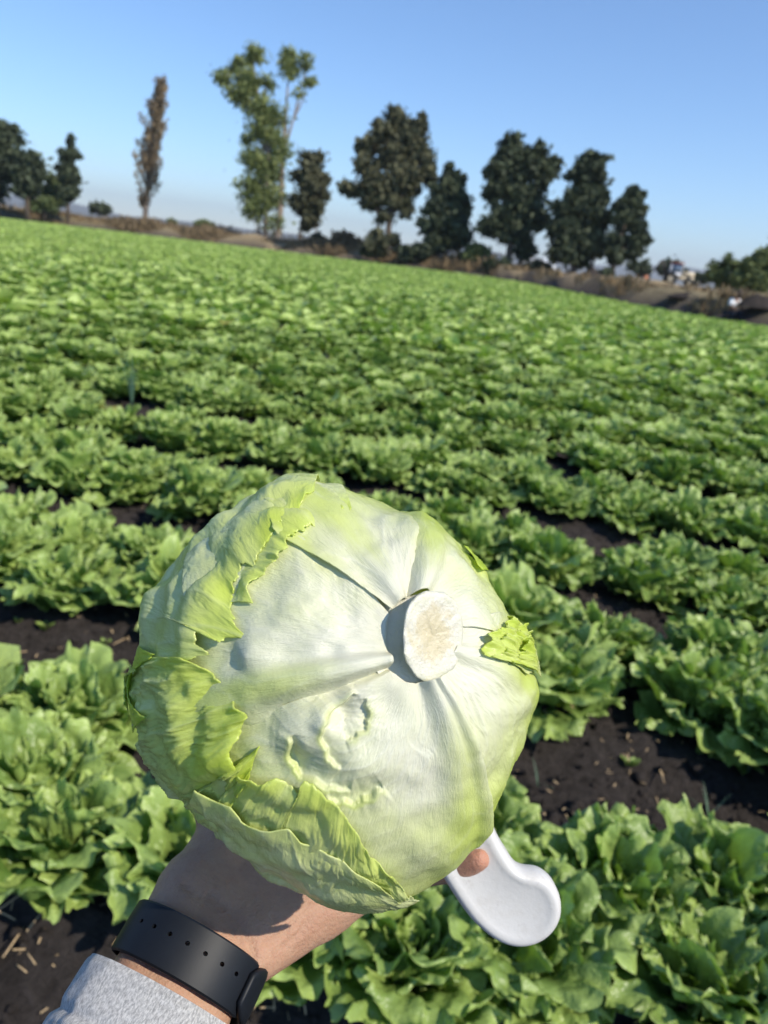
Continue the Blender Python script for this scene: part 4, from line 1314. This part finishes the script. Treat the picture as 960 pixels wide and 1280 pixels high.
tree('eucalyptus_tree', 'tallest tree, airy light green eucalyptus with forked top', (346, 312), 100,
     [(316, 70, 13, 12, .9), (297, 82, 10, 9, .8), (280, 97, 11, 9, .8), (310, 100, 16, 15, .9), (300, 118, 18, 14, .8), (336, 103, 8, 9, .7), (361, 72, 9, 10, .8), (362, 88, 12, 12, .8), (383, 78, 8, 12, .6), (386, 98, 7, 13, .45), (374, 118, 8, 14, .3), (322, 135, 16, 16, .8), (342, 145, 15, 16, .8), (325, 165, 15, 16, .8), (346, 178, 15, 18, .8), (318, 198, 14, 18, .9), (338, 215, 16, 18, .9), (360, 190, 10, 14, .5), (315, 235, 14, 18, .9), (340, 250, 16, 16, .8), (318, 262, 12, 14, .8), (342, 280, 14, 14, .5), (308, 172, 7, 7, .5)],
     [[(346, 308, .48), (350, 260, .40), (352, 200, .32), (356, 150, .2), (361, 70, .05)], [(352, 200, .22), (366, 150, .14), (384, 80, .04)], [(330, 308, .3), (334, 250, .3), (336, 190, .24), (325, 130, .14), (315, 68, .05)], [(330, 150, .14), (305, 115, .09), (282, 97, .04)]],
     FOL_EUC, MAT_PALEBARK, .31, .95, group=TG, clump=.52)
tree('evergreen_tree', 'slim dark tree close to the right of the tall eucalyptus', (374, 312), 101, [(390, 200, 13, 14, .9), (386, 222, 20, 16), (394, 238, 18, 16), (380, 255, 18, 16), (392, 262, 14, 14), (402, 225, 10, 14, .7), (384, 275, 14, 10, .7)], [[(372, 308, .26), (378, 275, .2), (388, 215, .08)], [(396, 308, .12), (394, 270, .1)]], FOL_OLIVE, group=TG, leaf=.42)
tree('casuarina_tree', 'broad feathery dark olive tree in the middle of the row', (484, 322), 86,
     [(500, 148, 18, 13, .9), (524, 155, 9, 14, .8), (480, 165, 18, 15), (510, 178, 22, 18), (462, 185, 16, 14), (495, 200, 28, 20), (530, 200, 12, 18, .8), (458, 210, 14, 12, .9), (440, 238, 14, 10, .8), (428, 232, 6, 8, .5), (470, 235, 26, 16), (510, 228, 26, 18), (538, 218, 10, 16, .7), (466, 252, 18, 12, .8), (500, 258, 22, 14, .8), (484, 278, 12, 12, .5), (470, 300, 14, 14, .8), (492, 300, 12, 12, .7)],
     [[(484, 318, .42), (486, 280, .34), (494, 220, .22), (502, 145, .06)], [(486, 280, .2), (465, 240, .12), (440, 235, .05)], [(480, 318, .2), (472, 280, .16), (470, 240, .06)], [(488, 270, .16), (515, 225, .1), (526, 160, .04)]],
     FOL_OLIVE, leaf=.38, group=TG, up=.9)
tree('casuarina_tree', 'shorter darker feathery tree right of the broad middle tree', (556, 334), 84,
     [(560, 220, 10, 14, .7), (572, 228, 8, 16, .7), (556, 245, 16, 16), (576, 252, 12, 18, .9), (545, 262, 20, 16), (565, 275, 22, 18), (540, 285, 18, 16), (570, 298, 18, 16), (548, 305, 18, 12, .8), (582, 268, 8, 14, .7)],
     [[(556, 330, .34), (558, 290, .26), (562, 250, .15), (564, 212, .04)]], FOL_DARK, leaf=.38, group=TG, up=.8)
tree('mesquite_tree', 'tall dark lacy tree left of the pair above the soil mounds', (636, 350), 80,
     [(642, 180, 16, 13, .8), (632, 195, 14, 14, .8), (672, 190, 16, 14, .8), (655, 200, 24, 18, .9), (616, 215, 12, 14, .8), (690, 205, 10, 12, .8), (640, 225, 24, 18, .9), (675, 222, 20, 16, .9), (618, 240, 12, 16, .8), (650, 250, 30, 16, .9), (630, 268, 20, 14, .9), (665, 272, 24, 16), (640, 292, 24, 14), (612, 285, 14, 12, .8), (655, 310, 18, 14, .7)],
     [[(634, 346, .4), (638, 300, .32), (645, 250, .2), (650, 185, .06)], [(638, 300, .2), (665, 250, .12), (678, 195, .04)], [(640, 280, .16), (620, 235, .08), (614, 212, .03)]], FOL_DARK, leaf=.36, group=TG)
tree('mesquite_tree', 'dark bushy tree second from right in the row, crown narrowing upward', (718, 352), 76,
     [(735, 200, 14, 12, .8), (752, 205, 10, 12, .8), (722, 215, 14, 12, .9), (742, 222, 20, 16), (728, 240, 22, 14, .9), (748, 248, 14, 16), (715, 262, 22, 16), (742, 272, 22, 18), (705, 285, 22, 16), (730, 300, 26, 16), (705, 312, 20, 14), (742, 312, 18, 14), (722, 326, 18, 10, .8)],
     [[(716, 348, .36), (722, 300, .3), (735, 250, .18), (738, 198, .05)], [(740, 345, .14), (742, 300, .1)]], FOL_DARK, leaf=.36, group=TG)
tree('mesquite_tree', 'rightmost dark tree of the row, leaning crown against the sky', (764, 356), 74,
     [(790, 240, 9, 9, .9), (802, 242, 6, 7, .7), (778, 258, 12, 10, .9), (796, 262, 11, 12), (780, 278, 16, 12, .9), (800, 285, 10, 12, .9), (770, 300, 14, 14), (795, 305, 12, 14, .9), (806, 298, 7, 10, .8), (768, 322, 14, 12, .9), (786, 318, 12, 8, .7)],
     [[(764, 352, .3), (768, 315, .24), (782, 275, .13), (792, 238, .04)]], FOL_DARK, leaf=.34, group=TG)
tree('bush', 'bright green shrub in front of the gap between dark trees', (600, 345), 82, [(596, 318, 14, 14), (608, 330, 14, 10), (585, 325, 10, 12)], [[(600, 342, .1), (598, 322, .05)]], FOL_BUSH, cat='bush', leaf=.34)
tree('bush', 'grey-brown scrub bush between slim tree and broad middle tree', (430, 318), 92, [(430, 302, 16, 11), (450, 306, 12, 9), (412, 306, 12, 9)], [[(430, 314, .08), (430, 304, .04)]], FOL_BRUSH, cat='bush', leaf=.34)
tree('bush', 'small round green bush on the bank right of the conifer', (122, 268), 150, [(122, 261, 13, 7), (130, 262, 8, 6)], [[(122, 266, .1), (122, 262, .05)]], FOL_DARK, cat='bush', leaf=.45)
tree('bush', 'low dark bush on horizon between poplar and eucalyptus', (252, 292), 170, [(252, 282, 12, 6), (262, 284, 8, 5)], [[(252, 290, .1), (252, 284, .05)]], FOL_BUSH, cat='bush', leaf=.5)
tree('bush', 'tiny bush on the horizon just right of the poplar', (217, 286), 170, [(217, 279, 8, 4.5)], [[(217, 284, .1), (217, 280, .05)]], FOL_BUSH, cat='bush', leaf=.4)
tree('bush', 'round dark tree far behind, left above the backhoe', (799, 350), 150, [(799, 334, 12, 11), (804, 340, 10, 7)], [[(799, 348, .2), (799, 336, .1)]], FOL_DARK, cat='bush', leaf=.5)
tree('bush', 'flat-topped dark tree directly behind the backhoe', (838, 352), 150, [(838, 334, 18, 9), (828, 338, 10, 7), (850, 338, 10, 7)], [[(838, 350, .2), (838, 338, .1)]], FOL_DARK, cat='bush', leaf=.5)
tree('bush', 'low dark bush right of the backhoe on the horizon', (876, 358), 140, [(874, 348, 12, 5), (884, 350, 8, 5)], [[(876, 356, .1), (876, 350, .05)]], FOL_DARK, cat='bush', leaf=.4)
tree('shrub_tree', 'bushy green tree near the right edge behind the far person', (905, 375), 62, [(908, 330, 14, 12, .8), (900, 345, 14, 12, .8), (912, 355, 14, 12), (890, 338, 8, 10, .35)], [[(905, 371, .12), (906, 350, .08), (908, 325, .03)]], FOL_BUSH, leaf=.26)
tree('shrub_tree', 'dense green tree cut off by the right picture edge', (958, 378), 60, [(955, 325, 16, 14), (940, 338, 16, 14), (965, 340, 20, 20), (948, 356, 20, 12), (925, 350, 12, 10, .7), (980, 325, 20, 24)], [[(958, 374, .16), (958, 350, .1), (960, 322, .04)]], FOL_BUSH, leaf=.28)

for (u_, v_, d_, w_, h_, m_, lab_) in ((470, 318, 84, 16, 11, FOL_OLIVE, 'dark shrub at the foot of the broad middle tree'), (520, 326, 83, 18, 12, FOL_DARK, 'dark shrub between the broad middle tree and its shorter neighbour'),
                                    (622, 344, 79, 16, 12, FOL_DARK, 'dark shrub left of the trunk of the tall lacy tree'), (668, 346, 78, 18, 10, FOL_OLIVE, 'olive shrub between the two tall dark trees on the right'),
                                    (395, 312, 96, 20, 10, FOL_OLIVE, 'low scrub below the slim tree beside the eucalyptus'), (750, 356, 73, 16, 10, FOL_DARK, 'low dark shrub behind the tallest soil heap'),
                                    (55, 264, 103, 20, 9, FOL_BUSH, 'low scrub below the dark trees at the left')):
    tree('bush', lab_, (u_, v_), d_, [(u_ - w_ * .5, v_ - h_ * .8, w_ * .7, h_ * .8), (u_ + w_ * .4, v_ - h_, w_ * .7, h_ * .9)], [[(u_, v_ - 2, .1), (u_, v_ - h_, .05)]], m_, cat='bush', leaf=.32)

# dry brush and grass on the bank, nobody could count it
def brush():
    r = np.random.default_rng(31)
    n = 42000
    x = r.uniform(-80, 45, n)
    back = r.exponential(5.0, n) + .9
    y = np.interp(x, EDGE[:, 0], EDGE[:, 1]) + back
    sel = (y > 18) & (np.abs(x) < .72 * y)
    patch_ = fbm(x * .22, y * .22, seed=51, octv=3)
    sel &= patch_ > (-.65 + .6 * (x > 9))
    x, y = x[sel], y[sel]; n = len(x)
    fld = in_field(x, y)
    z = smooth(-.6, -3.5, fld) * 1.25
    h = (.22 + .55 * r.random(n) ** 2) * (1 + 1.1 * np.clip(patch_[sel], -.4, 1.2))
    h = h * np.where(x > 9, .5, 1.0)
    a = r.uniform(0, 6.28, n); wd = r.uniform(.03, .09, n)
    lean = r.normal(0, .25, (n, 2)) * h[:, None]
    b0 = np.stack([x - np.cos(a) * wd, y - np.sin(a) * wd, z - .1], -1); b1 = np.stack([x + np.cos(a) * wd, y + np.sin(a) * wd, z - .1], -1)
    t0 = np.stack([x + lean[:, 0] - np.cos(a) * wd * .8, y + lean[:, 1] - np.sin(a) * wd * .8, z + h], -1); t1 = np.stack([x + lean[:, 0] + np.cos(a) * wd * .5, y + lean[:, 1] + np.sin(a) * wd * .5, z + h * .85], -1)
    V = np.stack([b0, b1, t1, t0], 1).reshape(-1, 3)
    link('dry_grass', mesh_np('dry_grass', V, np.arange(4 * n).reshape(-1, 4), FOL_BRUSH, {'var': np.repeat(r.normal(.45, .25, n), 4)}), None, 'dry tan grass and brush on the bank behind the field', 'dry grass', None, 'stuff')
brush()

MAT_SOILHEAP = simple('heaped_soil', (.045, .037, .032), .95, .1, 2.5, .4, .8, .06)
def mound(u, v, depth, wu, hv, label, seed):
    m = depth / FPX
    foot = at(u, v, depth); foot[2] = .9
    n = 26
    th = np.linspace(0, 2 * math.pi, 40, endpoint=False); rr = np.linspace(0, 1, n)
    R, T = np.meshgrid(rr, th, indexing='ij')
    X, Y = R * np.cos(T) * wu * m, R * np.sin(T) * wu * m * .55
    Z = hv * m * (1 - R ** 1.3) * (1 + .35 * fbm(X * .9, Y * .9, seed=seed, octv=3)) + .08 * fbm(X * 3, Y * 3, seed=seed + 1, octv=2) * (1 - R)
    o = link('soil_mound', mesh_np('soil_mound', np.stack([X, Y, Z], -1).reshape(-1, 3), grid_faces(n, 40, True), MAT_SOILHEAP), None, label, 'soil mound', 'heaps of dark soil at the field edge')
    o.location = foot
mound(733, 368, 68, 26, 14, 'tallest dark soil heap under the right-hand dark trees', 3)
mound(690, 362, 72, 34, 9, 'long low dark soil heap left of the tallest heap', 5)
mound(945, 404, 36.5, 30, 18, 'dark soil heap at the right edge beside the far person', 8)
mound(862, 394, 41.5, 40, 9, 'low dark ridge of soil left of the far person', 12)
mound(800, 382, 52, 36, 9, 'low brown dirt heap below the backhoe', 15)

# ------------------------------------------------------------------ backhoe, parked car, drum, far person
def wheel(root, c, r, wdt, mt, mr):
    b = MB()
    th = np.linspace(0, 2 * math.pi, 29)[:-1]
    prof = [(.55, -.5), (.86, -.5), (.97, -.38), (1, -.15), (1, .15), (.97, .38), (.86, .5), (.55, .5)]
    V = np.array([(c[0] + p * r * math.cos(a), c[1] + q * wdt, c[2] + p * r * math.sin(a)) for p, q in prof for a in th])
    b.add(V, grid_faces(len(prof), 28, True))
    w_ = link('wheel', b.mesh('tyre', mt), root)
    b = MB()
    V = np.array([(c[0] + p * r * math.cos(a), c[1] + q * wdt, c[2] + p * r * math.sin(a)) for p, q in ((.02, -.3), (.3, -.32), (.56, -.44), (.56, .44), (.3, .32), (.02, .3)) for a in th])
    b.add(V, grid_faces(6, 28, True))
    link('rim', b.mesh('rim', mr), w_)
MAT_TYRE = simple('tyre', (.02, .02, .02), .85, .2)
MAT_CREAM = simple('cream_paint', (.62, .52, .36), .5, .4)
MAT_WHITEP = simple('white_paint', (.70, .72, .76), .45, .4)
MAT_DARKST = simple('dark_steel', (.05, .045, .04), .6, .4)
MAT_REDP = simple('faded_red_paint', (.30, .12, .10), .6, .3)
MAT_GLASS = simple('dark_glass', (.16, .22, .30), .1, .6)
MAT_ORANGE = simple('orange_plastic', (.55, .22, .12), .6, .3)
def backhoe():
    Dp = 96
    foot = at(840, 369, Dp); foot[2] = 1.4
    root = link('backhoe', None, None, 'backhoe loader with white-blue cab and dark folded digging arm', 'backhoe')
    root.location = foot
    root.rotation_euler = (0, 0, rad(-12))
    wheel(root, (-.7, -.85, .78), .78, .5, MAT_TYRE, MAT_CREAM); wheel(root, (-.7, .85, .78), .78, .5, MAT_TYRE, MAT_CREAM)
    wheel(root, (1.6, -.85, .5), .5, .35, MAT_TYRE, MAT_CREAM); wheel(root, (1.6, .85, .5), .5, .35, MAT_TYRE, MAT_CREAM)
    b = MB(); b.box((-1.1, -.5, .7), (2.1, .5, 1.15), bev=.06); b.box((.5, -.48, 1.15), (2.1, .48, 1.75), bev=.1)
    link('body', b.mesh('body', MAT_CREAM), root)
    b = MB()
    for x, y in ((-.9, -.65), (-.9, .65), (.45, -.65), (.45, .65)):
        b.box((x - .06, y - .06, 1.15), (x + .06, y + .06, 2.6), bev=.01)
    b.box((-.95, -.7, 1.1), (.5, .7, 1.55), bev=.05)
    cab = link('cab', b.mesh('cab', MAT_WHITEP), root)
    b = MB(); b.box((-.84, -.66, 1.56), (.40, -.63, 2.56)); b.box((.44, -.58, 1.56), (.46, .58, 2.56)); b.box((-.92, -.58, 1.56), (-.90, .58, 2.56))
    link('window_glass', b.mesh('window_glass', MAT_GLASS), cab)
    b = MB(); b.box((-1.1, -.8, 2.6), (.65, .8, 2.78), bev=.06)
    link('roof', b.mesh('roof', MAT_REDP), root)
    b = MB()
    for p0, p1, r0, r1 in (((-1.2, 0, .9), (-2.0, 0, 2.9), .20, .16), ((-2.0, 0, 2.9), (-3.3, 0, .9), .16, .12)):
        b.tube(np.array([p0, p1], float), [r0, r1], 6)
    b.tube(np.array([(-1.5, 0, 1.3), (-1.9, .1, 2.2)]), [.07, .07], 6)
    link('digging_arm', b.mesh('digging_arm', MAT_DARKST), root)
    b = MB(); b.box((-3.75, -.35, .15), (-3.1, .35, .85), bev=.08)
    link('bucket', b.mesh('bucket', MAT_DARKST), root)
    for y in (-.6, .6):
        b = MB(); b.tube(np.array([(1.3, y, 1.2), (2.3, y, .6)]), [.1, .1], 6)
        link('loader_arm', b.mesh('loader_arm', MAT_DARKST), root)
    b = MB(); b.box((2.3, -1.0, .1), (2.9, 1.0, .75), bev=.1)
    link('loader_bucket', b.mesh('loader_bucket', MAT_DARKST), root)
backhoe()
def car():
    Dp = 92
    foot = at(668, 352, Dp); foot[2] = 1.4
    root = link('parked_car', None, None, 'pale bluish car parked under the dark trees, half hidden', 'car')
    root.location = foot
    root.rotation_euler = (0, 0, rad(-20))
    out = [(-2.1, .35), (-2.15, .75), (-1.95, .92), (-1.2, 1.0), (-.7, 1.42), (.6, 1.45), (1.15, 1.0), (2.0, .85), (2.15, .6), (2.1, .35)]
    V = np.array([(x, y * (1 if z < 1.05 else .82), z) for y in (-.82, .82) for x, z in out])
    n = len(out)
    b = MB(); b.add(V, np.array([(j, (j + 1) % n, n + (j + 1) % n, n + j) for j in range(n)]))
    for o_ in (0, n):
        b.add(V[o_:o_ + n], np.array([(0, 1, 8, 9), (1, 2, 7, 8), (2, 3, 6, 7), (3, 4, 5, 6)]))
    body = link('body', b.mesh('body', MAT_WHITEP, False), root)
    b = MB(); b.add(np.array([(-1.1, -.80, 1.03), (-.66, -.70, 1.36), (.55, -.70, 1.38), (1.0, -.80, 1.03)]), np.array([(0, 1, 2, 3)]))
    link('side_window', b.mesh('side_window', MAT_GLASS, False), root)
    for x in (-1.35, 1.35):
        for y in (-.75, .75):
            wheel(root, (x, y, .33), .33, .22, MAT_TYRE, MAT_DARKST)
car()
def drum():
    Dp = 90
    foot = at(803, 366, Dp); foot[2] = 1.4
    b = MB()
    pr = [(0, .02), (.30, 0), (.31, .3), (.34, .32), (.34, .36), (.31, .38), (.31, .66), (.34, .68), (.34, .72), (.31, .74), (.30, 1.0), (.02, 1.02)]
    th = np.linspace(0, 2 * math.pi, 21)[:-1]
    b.add(np.array([(p * math.cos(a), p * math.sin(a), z) for p, z in pr for a in th]), grid_faces(len(pr), 20, True))
    o = link('orange_drum', b.mesh('orange_drum', MAT_ORANGE), None, 'small orange drum on dry grass left of the backhoe', 'drum')
    o.location = foot
    o.scale = (.8, .8, .75)
drum()
def far_person():
    Dp = 30.0
    for Dp in np.arange(30, 60, .1):                               # just past the last plants
        p_ = at(910, 400, Dp)
        if in_field(p_[0], p_[1]) < -.3: break
    foot = at(910, 400, Dp); foot[2] = 0.0
    root = link('person', None, None, 'far person in white shirt crouching at the field edge on the right', 'person')
    root.location = foot
    root.rotation_euler = (0, 0, rad(20))
    root.scale = (1.3, 1.3, 1.2)
    J = {'pel': (0, 0, .38), 'waist': (.02, -.02, .56), 'chest': (.04, -.06, .82), 'neck': (.05, -.10, 1.0), 'head0': (.06, -.13, 1.10), 'head1': (.06, -.15, 1.22),
         'shL': (.22, -.08, .93), 'elL': (.27, -.22, .70), 'haL': (.16, -.40, .58), 'shR': (-.14, -.06, .93), 'elR': (-.22, -.20, .70), 'haR': (-.10, -.40, .58),
         'hiL': (.12, -.02, .36), 'knL': (.18, -.40, .50), 'anL': (.16, -.18, .08), 'toL': (.17, -.36, .03), 'hiR': (-.10, -.02, .36), 'knR': (-.14, -.40, .48), 'anR': (-.12, -.16, .08), 'toR': (-.13, -.34, .03)}
    Rj = {'pel': .15, 'waist': .14, 'chest': .155, 'neck': .055, 'head0': .085, 'head1': .10, 'shL': .075, 'elL': .05, 'haL': .04, 'shR': .075, 'elR': .05, 'haR': .04,
          'hiL': .10, 'knL': .07, 'anL': .045, 'toL': .045, 'hiR': .10, 'knR': .07, 'anR': .045, 'toR': .045}
    E_ = [('pel', 'waist'), ('waist', 'chest'), ('chest', 'neck'), ('neck', 'head0'), ('head0', 'head1'), ('chest', 'shL'), ('shL', 'elL'), ('elL', 'haL'), ('chest', 'shR'), ('shR', 'elR'), ('elR', 'haR'),
          ('pel', 'hiL'), ('hiL', 'knL'), ('knL', 'anL'), ('anL', 'toL'), ('pel', 'hiR'), ('hiR', 'knR'), ('knR', 'anR'), ('anR', 'toR')]
    def grown(keys, edges, scale, name, mat, parent):
        ks = list(keys)
        me = bpy.data.meshes.new(name)
        me.from_pydata([J[k] for k in ks], [(ks.index(a), ks.index(b)) for a, b in edges], [])
        o = link(name, me, parent)
        sk = o.modifiers.new('skin', 'SKIN')
        for k, sv in zip(ks, me.skin_vertices[0].data):
            sv.radius = (Rj[k] * scale, Rj[k] * scale)
            sv.use_root = (k == ks[0])
        o.modifiers.new('sub', 'SUBSURF').render_levels = 2
        me.materials.append(mat)
        return o
    body = grown(J.keys(), E_, 1.0, 'body', simple('weathered_skin', (.22, .12, .08), .6, .3), root)
    grown(['waist', 'chest', 'shL', 'elL', 'shR', 'elR'], [('waist', 'chest'), ('chest', 'shL'), ('shL', 'elL'), ('chest', 'shR'), ('shR', 'elR')], 1.16, 'shirt', simple('white_cotton', (.80, .78, .77), .9, .1), root)
    grown(['pel', 'hiL', 'knL', 'anL', 'hiR', 'knR', 'anR'], [('pel', 'hiL'), ('hiL', 'knL'), ('knL', 'anL'), ('pel', 'hiR'), ('hiR', 'knR'), ('knR', 'anR')], 1.14, 'trousers', simple('dark_denim', (.03, .035, .05), .9, .1), root)
    b = MB()
    th = np.linspace(0, 2 * math.pi, 25)[:-1]
    b.add(np.array([(.06 + p * math.cos(a), -.15 + p * math.sin(a), z) for p, z in ((.21, 1.235), (.13, 1.25), (.115, 1.32), (.08, 1.36), (.005, 1.365)) for a in th]), grid_faces(5, 24, True))
    link('hat', b.mesh('hat', MAT_BRUSHHAT), root)
MAT_BRUSHHAT = simple('dark_hat', (.05, .04, .035), .9, .1)
far_person()

# ------------------------------------------------------------------ far hills and the air in front of them
def hills():
    th = np.linspace(rad(-60), rad(60), 160)
    M = Mat('hill_scrub')
    nz = M.noise(.004, 5, .6, M.co('Object'))
    m = M.done(M.bsdf(M.mix(nz, (.06, .065, .04), (.14, .12, .08)), .95, .05))
    for k, (dist_, hh, seed) in enumerate(((5200, 45, 3), (6900, 150, 8))):
        rows = []
        prof = hh * (.25 + .75 * np.clip(.5 + .75 * fbm(th * 4.0 + seed, seed=seed, octv=5), 0, 1.4))
        for f, hz in ((0, 0), (.25, .35), (.5, .75), (.7, 1.0), (1.0, .4)):
            dd = dist_ + f * 900
            rows.append(np.stack([np.sin(th) * dd, np.cos(th) * dd, -2 + hz * prof * (1 + .05 * fbm(th * 40, seed=seed + 2, octv=3))], -1))
        link('hills', mesh_np('hills', np.concatenate(rows), grid_faces(5, len(th)), m), None, None, None, None, 'structure')
hills()

def haze():
    b = MB()
    b.box((-9500, -400, -12), (9500, 9500, 300))
    m = bpy.data.materials.new('hazy_air')
    m.use_nodes = True
    t = m.node_tree
    t.nodes.clear()
    o_ = t.nodes.new('ShaderNodeOutputMaterial')
    v = t.nodes.new('ShaderNodeVolumePrincipled')
    v.inputs['Color'].default_value = (.92, .955, 1.0, 1)
    v.inputs['Density'].default_value = 1.4e-4
    v.inputs['Anisotropy'].default_value = .2
    t.links.new(v.outputs[0], o_.inputs['Volume'])
    link('haze', b.mesh('haze', m, False), None, 'thin bluish haze in the air over the field', 'haze', None, 'stuff')
haze()
